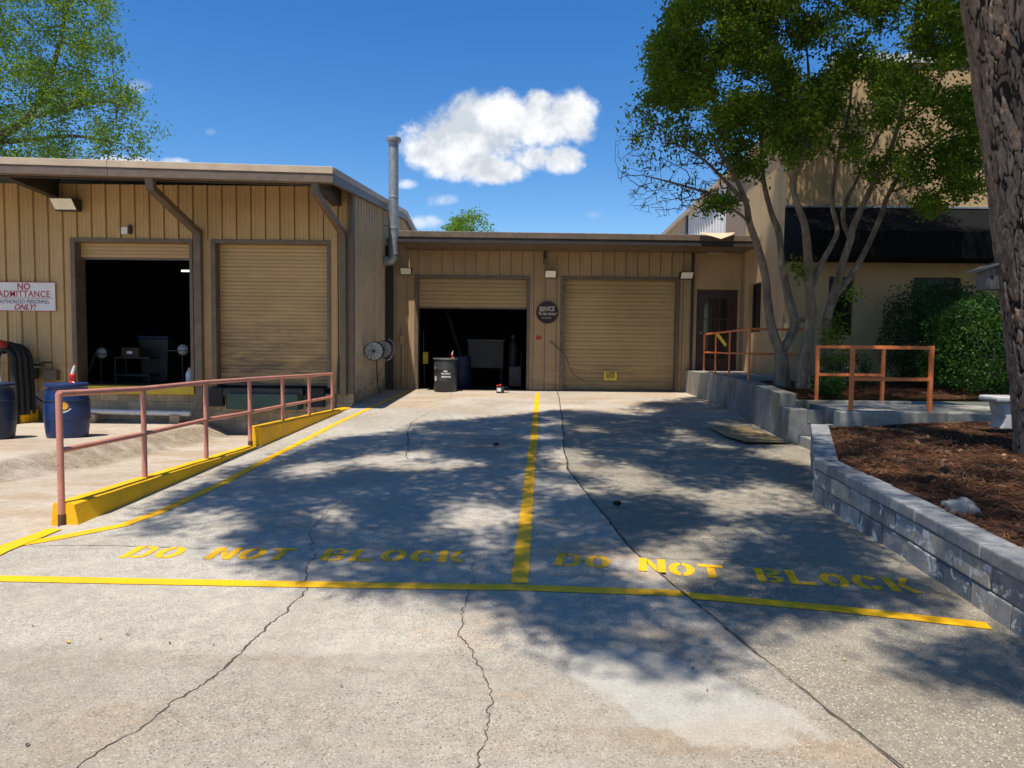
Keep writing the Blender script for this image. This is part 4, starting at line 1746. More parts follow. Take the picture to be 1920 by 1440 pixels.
mb.quad((DA[1] - 0.05, yb, 0.3), (5.2, yb, 0.3), (5.2, yb, DT + 0.1), (DA[1] - 0.05, yb, DT + 0.1))
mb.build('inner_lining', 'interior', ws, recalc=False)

# ---------------------------------------------------------------- right office building
OX = 6.07
OY = 16.0
of = thing('office_building', (9, 18, 0.9), 'tall tan stucco office building with a black awning behind the trees', 'building')


def wall_open(axis, c0, c1, a0, a1, z0, z1, openings):
    """boxes around openings; axis 'x': wall runs along X with thickness c0..c1 in Y"""
    A = sorted(set([a0, a1] + [v for o in openings for v in (o[0], o[1]) if a0 < v < a1]))
    Z = sorted(set([z0, z1] + [v for o in openings for v in (o[2], o[3]) if z0 < v < z1]))
    mb = MB()
    for i in range(len(A) - 1):
        for j in range(len(Z) - 1):
            am, zm = (A[i] + A[i + 1]) / 2, (Z[j] + Z[j + 1]) / 2
            if any(o[0] < am < o[1] and o[2] < zm < o[3] for o in openings):
                continue
            if axis == 'x':
                mb.box(A[i], A[i + 1], c0, c1, Z[j], Z[j + 1])
            else:
                mb.box(c0, c1, A[i], A[i + 1], Z[j], Z[j + 1])
    return mb


W1 = (7.08, 7.66, 1.88, 3.18)
W2 = (8.97, 10.05, 1.70, 3.18)
W3 = (11.6, 12.6, 1.70, 3.18)
WS = (17.45, 18.35, 1.95, 3.18)
wall_open('x', OY, OY + 0.3, OX + 0.302, 18, 0.4, 6.62, [W1, W2, W3]).build('front_wall', 'stucco', of, recalc=False)
MB().box(7.05, 18, OY + 0.002, OY + 0.28, 6.622, 7.86).build('upper_wall', 'stucco', of)
MB().box(7.02, 18, OY - 0.05, OY + 0.34, 7.862, 8.03).build('roof_edge', 'roof_white', of)
xx = 7.1
while xx < 12.5:
    MB().box(xx, xx + 0.05, OY - 0.08, OY + 0.3, 8.032, 8.075).build('roof_rib', 'roof_white', of)
    xx += 0.305
for (a, b, c, d) in (W1, W2, W3):
    f = MB()
    f.box(a, a + 0.05, OY + 0.10, OY + 0.20, c, d)
    f.box(b - 0.05, b, OY + 0.10, OY + 0.20, c, d)
    f.box(a + 0.051, b - 0.051, OY + 0.10, OY + 0.20, c, c + 0.05)
    f.box(a + 0.051, b - 0.051, OY + 0.10, OY + 0.20, d - 0.05, d)
    w = f.build('window', 'trim_dark', of)
    MB().box(a + 0.052, b - 0.052, OY + 0.14, OY + 0.15, c + 0.052, d - 0.052).build('pane', 'glass_dark', w)
    MB().box(a - 0.04, b + 0.04, OY - 0.04, OY - 0.002, c - 0.07, c - 0.005).build('sill', 'stucco', w, bevel=0.008)
wall_open('y', OX, OX + 0.3, OY, 18.72, 0.4, 6.55, [WS]).build('side_wall', 'stucco', of, recalc=False)
f = MB()
f.box(OX + 0.10, OX + 0.2, WS[0], WS[0] + 0.05, WS[2], WS[3])
f.box(OX + 0.10, OX + 0.2, WS[1] - 0.05, WS[1], WS[2], WS[3])
f.box(OX + 0.10, OX + 0.2, WS[0] + 0.051, WS[1] - 0.051, WS[2], WS[2] + 0.05)
f.box(OX + 0.10, OX + 0.2, WS[0] + 0.051, WS[1] - 0.051, WS[3] - 0.05, WS[3])
w = f.build('window', 'trim_dark', of)
MB().box(OX + 0.14, OX + 0.15, WS[0] + 0.052, WS[1] - 0.052, WS[2] + 0.052, WS[3] - 0.052).build('pane', 'glass_dark', w)
MB().box(OX + 0.004, OX + 0.29, 18.722, 20.55, 0.4, 6.42).build('brown_wall', 'stucco_brown', of)
MB().box(OX + 0.03, OX + 0.29, 20.552, 33.0, 3.5, 5.95).build('upper_wall', 'mortar', of)
clad(Vector((OX + 0.02, 0, 0)), AYv, Vector((-1, 0, 0)), 20.56, 24.95, 3.5, 6.35, 'siding_white', of, (), 20.56, ztf=lambda s: 6.68 - 0.047 * (s - 16) - 0.1)
MB().box(OX - 0.04, OX + 0.02, 24.96, 25.22, 3.5, 6.2).build('corner_trim', 'trim_dark', of)
clad(Vector((OX + 0.02, 0, 0)), AYv, Vector((-1, 0, 0)), 25.23, 33.0, 3.5, 6.2, 'siding_side', of, (), 25.23, ztf=lambda s: 6.68 - 0.047 * (s - 16) - 0.1)
mb = MB()
za, zb_ = 6.68, 6.68 - 0.047 * 17
mb.hexa([(OX - 0.12, OY + 0.31, za - 0.14), (18, OY + 0.31, za - 0.14), (18, 33, zb_ - 0.14), (OX - 0.12, 33, zb_ - 0.14),
         (OX - 0.12, OY + 0.31, za + 0.02), (18, OY + 0.31, za + 0.02), (18, 33, zb_ + 0.02), (OX - 0.12, 33, zb_ + 0.02)])
mb.box(OX - 0.12, 7.04, OY - 0.06, OY + 0.309, 6.63, 6.70)
mb.build('roof', 'trim_light', of)
# entrance bay
DO = (4.90, 6.00, 0.945, 3.10)
wall_open('x', WY, WY + 0.25, 4.802, OX - 0.002, 0.3, 4.06, [DO]).build('entrance_wall', 'stucco', of, recalc=False)
f = MB()
f.box(DO[0], DO[0] + 0.07, WY + 0.03, WY + 0.14, DO[2], DO[3])
f.box(DO[1] - 0.07, DO[1], WY + 0.03, WY + 0.14, DO[2], DO[3])
f.box(DO[0] + 0.071, DO[1] - 0.071, WY + 0.03, WY + 0.14, DO[3] - 0.07, DO[3])
f.build('door_frame', 'door_maroon', of, bevel=0.004)
dl = wall_open('x', WY + 0.07, WY + 0.12, DO[0] + 0.072, DO[1] - 0.072, DO[2] + 0.005, DO[3] - 0.072, [(5.12, 5.74, 1.25, 2.86)]).build('entrance_door', 'door_maroon', of, recalc=False)
MB().box(5.12, 5.74, WY + 0.09, WY + 0.10, 1.25, 2.86).build('glass', 'glass_door', dl)
for zz in (1.78, 2.32):
    MB().box(5.121, 5.739, WY + 0.075, WY + 0.088, zz - 0.014, zz + 0.014).build('glazing_bar', 'door_maroon', dl)
for xx in (5.32, 5.53):
    MB().box(xx - 0.014, xx + 0.014, WY + 0.073, WY + 0.0745, 1.251, 2.859).build('glazing_bar', 'door_maroon', dl)
MB().lathe((5.04, WY + 0.06, 1.95), [(0.0, -0.05), (0.03, -0.045), (0.035, -0.02), (0.015, 0.0), (0.015, 0.02)], 12, 'y').build('knob', 'steel_light', dl, smooth=True)
# awning
mb = MB()
a0, a1 = OX - 0.03, 17
pf = [(OY - 0.003, 4.70), (OY - 1.05, 4.05), (OY - 1.05, 3.50), (OY - 0.003, 3.50)]
n = len(pf)
nseg = 22
for i in range(nseg + 1):
    x = a0 + (a1 - a0) * i / nseg
    sag = 0.02 * (1 if i % 2 else 0)
    for j, (y, z) in enumerate(pf):
        mb.v.append((x, y, z - (sag if j in (1, 2) else 0) + 0.01 * noise.noise(Vector((x * 2, j, 0)))))
for i in range(nseg):
    for j in range(3):
        a = i * n + j
        mb.f.append((a, a + 1, a + 1 + n, a + n))
mb.f.append((0, 3, 2, 1))
mb.build('awning', 'awning', of, recalc=False)
MB().box(OX - 0.04, 17, OY - 0.05, OY - 0.002, 4.705, 4.745).build('awning_rail', 'galvanised', of)


# ================================================================== text helper
def text_faces(body, size, bold=0.0, shear=0.0, spacing=1.0):
    cu = bpy.data.curves.new('txt', 'FONT')
    cu.body = body
    cu.size = size
    cu.align_x = 'CENTER'
    cu.align_y = 'CENTER'
    cu.offset = bold
    cu.shear = shear
    cu.space_character = spacing
    cu.resolution_u = 3
    ob = bpy.data.objects.new('txt', cu)
    scene.collection.objects.link(ob)
    dg = bpy.context.evaluated_depsgraph_get()
    me = bpy.data.meshes.new_from_object(ob.evaluated_get(dg))
    v = [tuple(q.co) for q in me.vertices]
    f = [tuple(p.vertices) for p in me.polygons]
    bpy.data.objects.remove(ob)
    bpy.data.curves.remove(cu)
    bpy.data.meshes.remove(me)
    return v, f


def text_on_front(name, body, cx, y, cz_, size, mat, parent, bold=0.0, shear=0.0, width=None, tilt=0.0, wrap=None, spacing=1.0):
    v, f = text_faces(body, size, bold, shear, spacing)
    if not v:
        return None
    w = max(p[0] for p in v) - min(p[0] for p in v)
    k = (width / w) if width else 1.0
    mb = MB()
    for p in v:
        px, pz = p[0] * k, p[1]
        qx = px * math.cos(tilt) - pz * math.sin(tilt)
        qz = px * math.sin(tilt) + pz * math.cos(tilt)
        if wrap:
            ang = qx / wrap
            mb.v.append((cx + wrap * math.sin(ang), y - wrap * math.cos(ang), cz_ + qz))
        else:
            mb.v.append((cx + qx, y, cz_ + qz))
    mb.f = f
    return mb.build(name, mat, parent, recalc=False)


# ================================================================== signs and wall fittings
a, b = PY(-14, 528, LY - 0.05), PY(104, 584, LY - 0.05)
sg = thing('wall_sign', ((a.x + b.x) / 2, LY - 0.04, b.z), 'white no admittance sign with red lettering on the warehouse wall', 'sign')
MB().box(a.x, b.x, LY - 0.05, LY - 0.034, b.z, a.z).build('sign_board', 'sign_white', sg, bevel=0.003)
h = a.z - b.z
cx = (a.x + b.x) / 2
for (z0, z1, x0, x1) in ((a.z - 0.012, a.z, a.x, b.x), (b.z, b.z + 0.012, a.x, b.x)):
    MB().box(x0, x1, LY - 0.056, LY - 0.0505, z0, z1).build('sign_border', 'sign_red', sg)
yy = LY - 0.054
text_on_front('lettering', 'NO', cx, yy, b.z + h * 0.83, 0.19, 'sign_red', sg, 0.004, width=0.27)
text_on_front('lettering', 'ADMITTANCE', cx, yy, b.z + h * 0.58, 0.19, 'sign_red', sg, 0.0025, width=1.10, spacing=1.08)
MB().box(a.x + 0.05, b.x - 0.05, yy - 0.0005, yy, b.z + h * 0.44, b.z + h * 0.455).build('rule_line', 'sign_red', sg)
text_on_front('lettering', 'AUTHORIZED PERSONNEL', cx, yy, b.z + h * 0.32, 0.115, 'sign_grey', sg, 0.001, width=1.08)
text_on_front('lettering', 'ONLY!', cx, yy, b.z + h * 0.13, 0.16, 'sign_red', sg, 0.004, shear=0.35, width=0.46)


def wall_light(px0, px1, py0, py1, Y, label, dp=0.24, group=None):
    a, b = PY(px0, py0, Y - dp), PY(px1, py1, Y - dp)
    o = thing('wall_light', ((a.x + b.x) / 2, Y - 0.03, b.z), label, 'light', group)
    mb = MB()
    q_ = dp * 0.55
    mb.hexa([(a.x, Y - q_, b.z), (b.x, Y - q_, b.z), (b.x, Y - 0.036, b.z + 0.01), (a.x, Y - 0.036, b.z + 0.01),
             (a.x, Y - dp - 0.05, a.z), (b.x, Y - dp - 0.05, a.z), (b.x, Y - 0.032, a.z + 0.03), (a.x, Y - 0.032, a.z + 0.03)])
    mb.build('housing', 'trim_dark', o, bevel=0.006)
    hh = a.z - b.z
    mb = MB()
    e = 0.012
    ya_, yb_ = Y - q_, Y - dp - 0.05
    f0_, f1_ = 0.10, 0.92
    mb.quad((a.x + e, ya_ + (yb_ - ya_) * f0_ - 0.006, b.z + hh * f0_), (b.x - e, ya_ + (yb_ - ya_) * f0_ - 0.006, b.z + hh * f0_),
            (b.x - e, ya_ + (yb_ - ya_) * f1_ - 0.006, b.z + hh * f1_), (a.x + e, ya_ + (yb_ - ya_) * f1_ - 0.006, b.z + hh * f1_))
    mb.build('lens', 'lamp_glass', o, recalc=False)


wall_light(94, 137, 371, 393, LY, 'boxy flood light with cream lens on the warehouse wall under the canopy', 0.34)
wall_light(750, 771, 502, 515, WY, 'small flood light on the workshop wall left of the open bay door')
wall_light(1022, 1043, 507, 521, WY, 'small flood light on the workshop wall above the round maroon sign')
wall_light(1277, 1300, 510, 523, WY, 'small flood light on the workshop wall at the corner by the entrance')
# small sensor box over the open dock door
a, b = PY(229, 426, LY - 0.08), PY(241, 439, LY - 0.08)
o = thing('sensor_box', ((a.x + b.x) / 2, LY - 0.04, b.z), 'small white sensor box on the wall above the open dock door', 'sensor')
MB().box(a.x, b.x, LY - 0.13, LY - 0.06, b.z, a.z).build('case', 'white_plastic', o, bevel=0.008)
MB().box(b.x + 0.002, b.x + 0.05, LY - 0.10, LY - 0.03, b.z + 0.01, a.z + 0.05).build('bracket', 'trim_dark', o)

# round sign
c = PY(1026, 586, WY - 0.05)
rad = 20.5 / F_PX * WY
sg = thing('round_sign', (c.x, WY - 0.045, c.z - rad), 'round maroon sign with hand painted cream lettering between the workshop doors', 'sign')
MB().lathe((c.x, WY - 0.045, c.z), [(rad, 0.0), (rad, -0.014), (rad - 0.006, -0.020)], 40, 'y').build('disc', 'sign_maroon', sg, smooth=True)
yy = WY - 0.068
text_on_front('lettering', 'SERVICE', c.x - 0.02, yy, c.z + 0.09, 0.17, 'sign_cream', sg, 0.004, shear=0.2, width=0.42, tilt=0.03)
text_on_front('lettering', '"The Gear Grinders"', c.x, yy, c.z - 0.035, 0.10, 'sign_cream', sg, 0.002, shear=0.3, width=0.50)
for k in range(6):
    x = c.x - 0.15 + k * 0.045
    MB().box(x, x + 0.03, yy - 0.001, yy, c.z - 0.15, c.z - 0.133).build('lettering', 'sign_cream', sg)
# red sticker
a, b = PY(1005, 629, WY - 0.04), PY(1015, 637, WY - 0.04)
sg = thing('wall_sticker', ((a.x + b.x) / 2, WY - 0.008, b.z), 'tiny red sticker on the workshop wall below the round sign', 'sticker')
MB().box(a.x, b.x, WY - 0.012, WY - 0.0075, b.z, a.z).build('sticker_sheet', 'red', sg)
for s in (0.12, 0.62):
    x = a.x + (b.x - a.x) * s
    MB().box(x, x + 0.035, WY - 0.014, WY - 0.0125, b.z + 0.03, a.z - 0.035).build('mark', 'ink', sg)

# rod, rope and yellow notice in front of the closed door
q = [PY(1030, 639, WY - 0.05), PY(1047, 653, WY - 0.08), PY(1062, 671, WY - 0.10), PY(1068, 688, WY - 0.11), PY(1077, 704, WY - 0.12), PY(1096, 714, WY - 0.12)]
o = MB().tube(q, 0.013, 8).build('bent_rod', 'rod', origin=q[0], smooth=True)
tag(o, 'thin bent brown rod hooked on the wall across the closed workshop door edge', 'rod')
q = [PY(1062, 684, WY - 0.09), PY(1085, 689, WY - 0.09), PY(1110, 694, WY - 0.1), PY(1145, 697, WY - 0.1), PY(1180, 694, WY - 0.1), PY(1215, 689, WY - 0.09), PY(1258, 681, WY - 0.04)]
o = MB().tube(q, 0.009, 6).build('yellow_rope', 'rope', origin=q[0], smooth=True)
tag(o, 'sagging yellow rope strung across the closed workshop door', 'rope')
a, b = PY(1133, 696, WY - 0.12), PY(1156, 713, WY - 0.12)
sg = thing('hanging_notice', ((a.x + b.x) / 2, WY - 0.12, b.z), 'small yellow notice with black print hanging from the rope', 'sign')
MB().box(a.x, b.x, WY - 0.128, WY - 0.118, b.z, a.z).build('sign_board', 'sign_yellow', sg, bevel=0.003)
hh = a.z - b.z
for k, tx in enumerate(('CUSTOMERS', 'PLEASE GO', 'NEXT DOOR')):
    text_on_front('lettering', tx, (a.x + b.x) / 2, WY - 0.1305, b.z + hh * (0.83 - 0.24 * k), 0.06, 'ink', sg, 0.003, width=0.24)
MB().box(a.x + 0.06, b.x - 0.06, WY - 0.131, WY - 0.130, b.z + hh * 0.13, b.z + hh * 0.17).build('rule_line', 'ink', sg)

# ================================================================== vent pipe and hose reels on the warehouse side
vp = thing('vent_pipe', (-3.1, 18.55, 3.6), 'tall galvanised vent pipe with a cap rising beside the workshop roof', 'pipe')
t0 = PY(738, 262, 18.55)
bx_ = PY(733, 478, 18.55)
X0 = t0.x
MB().tube([(X0, 18.55, bx_.z - 0.02), (X0, 18.55, t0.z)], 0.128, 20).build('stack', 'galvanised', vp, smooth=True)
MB().lathe((X0, 18.55, t0.z - 0.02), [(0.10, -0.04), (0.185, -0.03), (0.195, 0.02), (0.19, 0.06), (0.15, 0.085), (0.02, 0.10)], 24).build('cap', 'galvanised', vp, smooth=True)
for zz in (bx_.z + 0.02, 3.95 + 0.6, 5.35):
    MB().lathe((X0, 18.55, zz), [(0.130, -0.025), (0.136, -0.02), (0.136, 0.02), (0.130, 0.025)], 20).build('band', 'galvanised', vp, smooth=True)
el = []
for k in range(6):
    a_ = R(90 * k / 5)
    el.append((X0 - 0.14 + 0.14 * math.cos(a_), 18.55, bx_.z - 0.02 - 0.14 * math.sin(a_)))
el.append((CX + 0.03, 18.55, bx_.z - 0.16))
MB().tube(el, 0.127, 18).build('elbow', 'galvanised', vp, smooth=True)
MB().bar((X0, 18.55, 4.62), (CX + 0.03, 18.55, 4.62), 0.03, 0.03).build('strap', 'galvanised', vp)


def hose_reel(Y, z, r, label, hose_len):
    X = CX + 0.036
    o = thing('hose_reel', (X, Y, z - r), label, 'hose reel')
    xc = X + r + 0.04
    for dy in (-0.075, 0.075):
        MB().lathe((xc, Y + dy, z), [(r, -0.005), (r, 0.005)], 30, 'y').build('side_disc', 'steel_light', o, smooth=True)
        sg_ = -0.008 if dy < 0 else 0.008
        for k in range(12):
            a_ = R(30 * k + 8)
            MB().bar((xc + 0.04 * math.cos(a_), Y + dy + sg_, z + 0.04 * math.sin(a_)), (xc + (r - 0.015) * math.cos(a_), Y + dy + sg_, z + (r - 0.015) * math.sin(a_)), 0.010, 0.006, (0, 1, 0)).build('spoke', 'dark_steel', o)
        MB().tube([(xc + r * math.cos(R(a_)), Y + dy, z + r * math.sin(R(a_))) for a_ in range(0, 361, 15)], 0.010, 6, False).build('rim', 'dark_steel', o, smooth=True)
    MB().lathe((xc, Y, z), [(r * 0.72, -0.066), (r * 0.72, 0.066)], 22, 'y').build('hose_coil', 'rubber', o, smooth=True)
    MB().lathe((xc, Y, z), [(0.03, -0.11), (0.035, -0.10), (0.035, 0.10)], 12, 'y').build('hub', 'dark_steel', o, smooth=True)
    MB().box(X, xc - 0.02, Y + 0.09, Y + 0.12, z - 0.02, z + 0.02).build('bracket', 'dark_steel', o)
    MB().tube([(xc + r * 0.3, Y, z - r * 0.6), (xc + r * 0.25, Y, z - r - 0.1), (xc + r * 0.35, Y, z - hose_len), (xc + r * 0.6, Y - 0.03, z - hose_len - 0.22)], 0.013, 8).build('hose', 'rubber', o, smooth=True)
    return o


hose_reel(15.95, 1.41, 0.205, 'metal hose reel with spoked discs on the warehouse side wall, nearer the corner', 0.72)
hose_reel(17.1, 1.44, 0.205, 'metal hose reel on the warehouse side wall, nearer the workshop', 0.74)
o = MB().tube([(CX + 0.3, 17.6, 1.7), (CX + 0.42, 17.65, 1.6), (CX + 0.45, 17.6, 1.4), (CX + 0.36, 17.55, 1.2), (CX + 0.22, 17.5, 1.15), (CX + 0.15, 17.55, 0.9), (CX + 0.12, 17.6, 0.5), (CX + 0.10, 17.7, 0.36)], 0.016, 8).build('grey_hose', 'steel_light', origin=(CX + 0.1, 17.7, 0.36), smooth=True)
tag(o, 'looped pale hose hanging beside the hose reels', 'hose')

# ================================================================== drums
def drum_shell(o, x, y, z, r, h, mat, ribs):
    pr = [(r * 0.95, 0.0), (r, 0.02)]
    for (hh, dr, w) in ribs:
        pr += [(r, hh - w), (r + dr, hh - w * 0.4), (r + dr, hh + w * 0.4), (r, hh + w)]
    pr += [(r, h - 0.03), (r + 0.008, h - 0.02), (r + 0.008, h), (r - 0.02, h), (r - 0.03, h - 0.02)]
    MB().lathe((x, y, z), pr, 40).build('shell', mat, o, smooth=True)


def blue_drum(px, pyb, Y, r, h, label, mat='drum_blue'):
    p = PY(px, pyb, Y)
    x = p.x
    z = zap(x, Y)
    o = thing('plastic_drum', (x, Y, z), label, 'drum')
    pr = []
    for k in range(13):
        t = k / 12
        bulge = 0.035 * math.sin(math.pi * t)
        pr.append((r - 0.03 + bulge, 0.02 + (h - 0.10) * t))
    pr = [(r - 0.06, 0.0)] + pr + [(r - 0.02, h - 0.06), (r - 0.005, h - 0.05), (r - 0.005, h - 0.015), (r - 0.03, h), (r - 0.06, h - 0.012)]
    MB().lathe((x, Y, z), pr, 44).build('shell', mat, o, smooth=True)
    MB().lathe((x, Y, z), [(r - 0.08, h - 0.03), (r - 0.058, h - 0.008), (r - 0.02, h - 0.006)], 40).build('lid', 'drum_blue', o, smooth=True)
    for hh in (0.32, 0.62):
        MB().lathe((x, Y, z), [(r - 0.004 - 0.004, hh - 0.012), (r + 0.008, hh - 0.006), (r + 0.008, hh + 0.006), (r - 0.008, hh + 0.012)], 44).build('hoop', 'drum_navy', o, smooth=True)
    return o, x, z


dr, dx_, dz_ = blue_drum(127, 812, 11.7, 0.33, 0.90, 'dark blue plastic drum with a gold sun emblem behind the railing')
# emblem: gold sunburst over a white band
ex, ez = PY(117, 762, 11.36).x, PY(117, 762, 11.36).z


def on_drum(pts, x, y, r, mat, parent, name):
    mb = MB()
    vv = []
    for (px, pz) in pts:
        a_ = (px - x) / r
        vv.append((x + r * math.sin(a_), y - r * math.cos(a_), pz))
    mb.quad(*vv)
    return mb.build(name, mat, parent, recalc=False)


star = []
for k in range(32):
    rr_ = 0.075 if k % 2 else 0.052
    t_ = 2 * math.pi * k / 32
    star.append((ex + rr_ * 1.15 * math.cos(t_), ez + rr_ * math.sin(t_)))
on_drum(star, dx_, 11.7, 0.345, 'gold', dr, 'emblem')
bandp = [(ex - 0.11 + 0.22 * k / 8, ez - 0.03 - 0.055 * math.sin(math.pi * k / 8)) for k in range(9)]
bandq = [(p[0], p[1] - 0.022) for p in bandp]
for k in range(8):
    on_drum([bandq[k], bandq[k + 1], bandp[k + 1], bandp[k]], dx_, 11.7, 0.346, 'white_plastic', dr, 'emblem_band')
blue_drum(-14, 822, 11.3, 0.33, 0.90, 'nearly black plastic drum with a blue lid standing near the coiled hose', 'drum_navy')[0]


def hand_pump(x, y, z, s, label):
    o = thing('spray_bottle', (x, y, z), label, 'bottle')
    MB().lathe((x, y, z), [(0.05 * s, 0), (0.055 * s, 0.01), (0.045 * s, 0.05 * s), (0.05 * s, 0.06 * s), (0.052 * s, 0.15 * s), (0.03 * s, 0.17 * s)], 16).build('red_body', 'red', o, smooth=True)
    MB().tube([(x, y, z + 0.16 * s), (x + 0.02 * s, y, z + 0.23 * s), (x + 0.045 * s, y, z + 0.31 * s)], [0.028 * s, 0.026 * s, 0.018 * s], 10).build('white_neck', 'white_plastic', o, smooth=True)
    MB().tube([(x + 0.045 * s, y, z + 0.31 * s), (x + 0.05 * s, y, z + 0.335 * s)], 0.02 * s, 10).build('red_tip', 'red', o, smooth=True)
    MB().tube([(x + 0.03 * s, y - 0.03 * s, z + 0.02), (x + 0.09 * s, y - 0.09 * s, z + 0.012)], 0.014 * s, 8).build('spout', 'white_plastic', o, smooth=True)


hand_pump(dx_ + 0.10, 11.7, dz_ + 0.893, 0.95, 'red and white plastic hand pump standing on the blue drum with the emblem')

# black drum at the workshop door
DYc = 18.45
p = PY(835, 728, DYc)
dxk = p.x
zf_ = zr(DYc) + 0.004
o = thing('steel_drum', (dxk, DYc, zf_), 'grey black drum with white stencil text in front of the open workshop bay', 'drum')
drum_shell(o, dxk, DYc, zf_, 0.297, 0.87, 'drum_black', [(0.30, 0.006, 0.02), (0.58, 0.006, 0.02)])
MB().lathe((dxk, DYc, zf_), [(0.02, 0.84), (0.268, 0.842), (0.285, 0.875), (0.312, 0.878), (0.312, 0.868)], 36).build('lid', 'drum_black', o, smooth=True)
MB().lathe((dxk, DYc, zf_), [(0.303, 0.835), (0.318, 0.84), (0.318, 0.865), (0.306, 0.868)], 36).build('ring', 'steel_light', o, smooth=True)
for k, (tx, w, zz) in enumerate((('USED', 0.10, 0.53), ('OIL ONLY', 0.26, 0.47), ('PLEASE RETURN', 0.28, 0.39))):
    text_on_front('lettering', tx, dxk + 0.03, DYc, zf_ + zz, 0.05, 'sign_white', o, 0.003, width=w, wrap=0.306)
on_drum([(dxk - 0.30, zf_ + 0.28), (dxk - 0.23, zf_ + 0.28), (dxk - 0.23, zf_ + 0.40), (dxk - 0.30, zf_ + 0.40)], dxk, DYc, 0.305, 'sign_cream', o, 'sticker')
on_drum([(dxk - 0.28 + 0.04 * math.cos(t_ * 0.6283), zf_ + 0.62 + 0.05 * math.sin(t_ * 0.6283)) for t_ in range(10)], dxk, DYc, 0.305, 'steel_light', o, 'sticker')
hand_pump(dxk + 0.17, DYc, zf_ + 0.862, 0.6, 'small red and white plastic bottle standing on the black workshop drum')

# ================================================================== things at the dock wall
# big black hose coil at the left edge
c = PY(-6, 690, 14.3)
o = thing('hose_rack', (c.x, 14.6, zap(c.x, 14.6)), 'large coil of thick dark hose on a rack at the warehouse wall', 'hose')
for k in range(5):
    yk = 14.35 + 0.11 * k
    rr_ = 0.30 + 0.04 * (k % 3)
    zt_ = 1.18 + 0.03 * (k % 2)
    pth = [(c.x + rr_ * 1.08, yk, 0.05), (c.x + rr_ * 1.08, yk, 0.55)] + [(c.x + rr_ * math.cos(R(a_)), yk, zt_ + rr_ * 0.85 * math.sin(R(a_))) for a_ in range(0, 181, 15)] + [(c.x - rr_ * 1.05, yk, 0.55), (c.x - rr_, yk, 0.05)]
    MB().tube(pth, 0.055, 10).build('hose_loop', 'rubber', o, smooth=True)
MB().box(c.x - 0.12, c.x + 0.12, 14.3, LY - 0.04, 1.30, 1.42).build('rack_arm', 'dark_steel', o, bevel=0.01)
MB().lathe((c.x + 0.02, 14.32, 1.50), [(0.02, 0.09), (0.14, 0.06), (0.17, 0.0), (0.17, -0.08)], 20).build('red_cap', 'red_dark', o, smooth=True)
MB().tube([(c.x + 0.05, 14.25, 1.35), (c.x + 0.16, 14.1, 0.9), (c.x + 0.34, 13.9, 0.5)], 0.04, 10).build('pale_hose', 'pvc', o, smooth=True)
MB().box(c.x - 0.4, c.x + 0.33, 14.25, 14.95, zap(c.x, 14.6) - 0.01, 0.30).build('base_cabinet', 'dark_steel', o, bevel=0.02)
# pump on the wall
a, b = PY(48, 684, LY - 0.2), PY(98, 712, LY - 0.2)
o = thing('wall_pump', ((a.x + b.x) / 2, LY - 0.1, b.z), 'small dark pump with loose hoses on the warehouse wall under the sign', 'pump')
cx = (a.x + b.x) / 2
MB().box(a.x - 0.05, a.x + 0.28, LY - 0.30, LY - 0.034, a.z - 0.06, a.z - 0.02).build('bracket', 'steel_light', o)
MB().box(a.x - 0.05, a.x + 0.28, LY - 0.30, LY - 0.034, a.z + 0.03, a.z + 0.06).build('bracket', 'steel_light', o)
MB().lathe((a.x + 0.12, LY - 0.2, a.z - 0.30), [(0.09, 0), (0.13, 0.03), (0.13, 0.30), (0.10, 0.36)], 18).build('motor', 'plastic_black', o, smooth=True)
MB().box(a.x + 0.32, b.x + 0.06, LY - 0.16, LY - 0.034, b.z - 0.02, a.z - 0.10).build('valve_box', 'rod', o, bevel=0.01)
MB().tube([(a.x + 0.25, LY - 0.2, a.z), (a.x + 0.42, LY - 0.24, a.z + 0.06), (b.x - 0.05, LY - 0.1, a.z + 0.05)], 0.018, 8).build('hose', 'rubber', o, smooth=True)
MB().tube([(a.x + 0.10, LY - 0.2, a.z - 0.28), (a.x + 0.2, LY - 0.26, 0.42), (a.x + 0.5, LY - 0.3, 0.22), (a.x + 0.95, LY - 0.32, 0.24)], 0.018, 8).build('hose', 'rubber', o, smooth=True)
MB().tube([(a.x + 0.0, LY - 0.24, a.z - 0.05), (a.x - 0.06, LY - 0.28, 0.5), (a.x - 0.05, LY - 0.28, 0.14)], 0.014, 8).build('chain', 'rod', o, smooth=True)
# yellow wheel stop block
a, b = PY(26, 756, 14.6), PY(52, 783, 14.6)
zz = zap(a.x, 14.6)
o = MB().box(a.x - 0.12, b.x, 14.45, 14.95, zz - 0.02, zz + 0.26).build('yellow_block', 'yellow_kerb', origin=((a.x + b.x) / 2, 14.7, zz), bevel=0.03)
tag(o, 'yellow painted concrete block at the foot of the warehouse wall', 'block')
# white drain pipe lying at the wall
q0, q1 = PY(163, 771, LY - 0.30), PY(356, 779, LY - 0.34)
o = thing('drain_pipe', ((q0.x + q1.x) / 2, LY - 0.3, -0.1), 'long white plastic pipe lying along the foot of the dock wall', 'pipe')
MB().tube([(q0.x, LY - 0.28, q0.z), (q1.x, LY - 0.32, q0.z - 0.03)], 0.055, 16).build('pipe_run', 'pvc', o, smooth=True)
for s in (0.45, 0.94):
    x = q0.x + (q1.x - q0.x) * s
    MB().tube([(x - 0.04, LY - 0.30, q0.z - 0.03 * s), (x + 0.04, LY - 0.30, q0.z - 0.03 * s)], 0.064, 16).build('coupling', 'pvc', o, smooth=True)
for s in (0.06, 0.86):
    x = q0.x + (q1.x - q0.x) * s
    zz = zap(x, LY - 0.3)
    MB().box(x - 0.10, x + 0.10, LY - 0.40, LY - 0.16, zz - 0.01, q0.z - 0.055).build('support_block', 'block_tan', o, bevel=0.008)

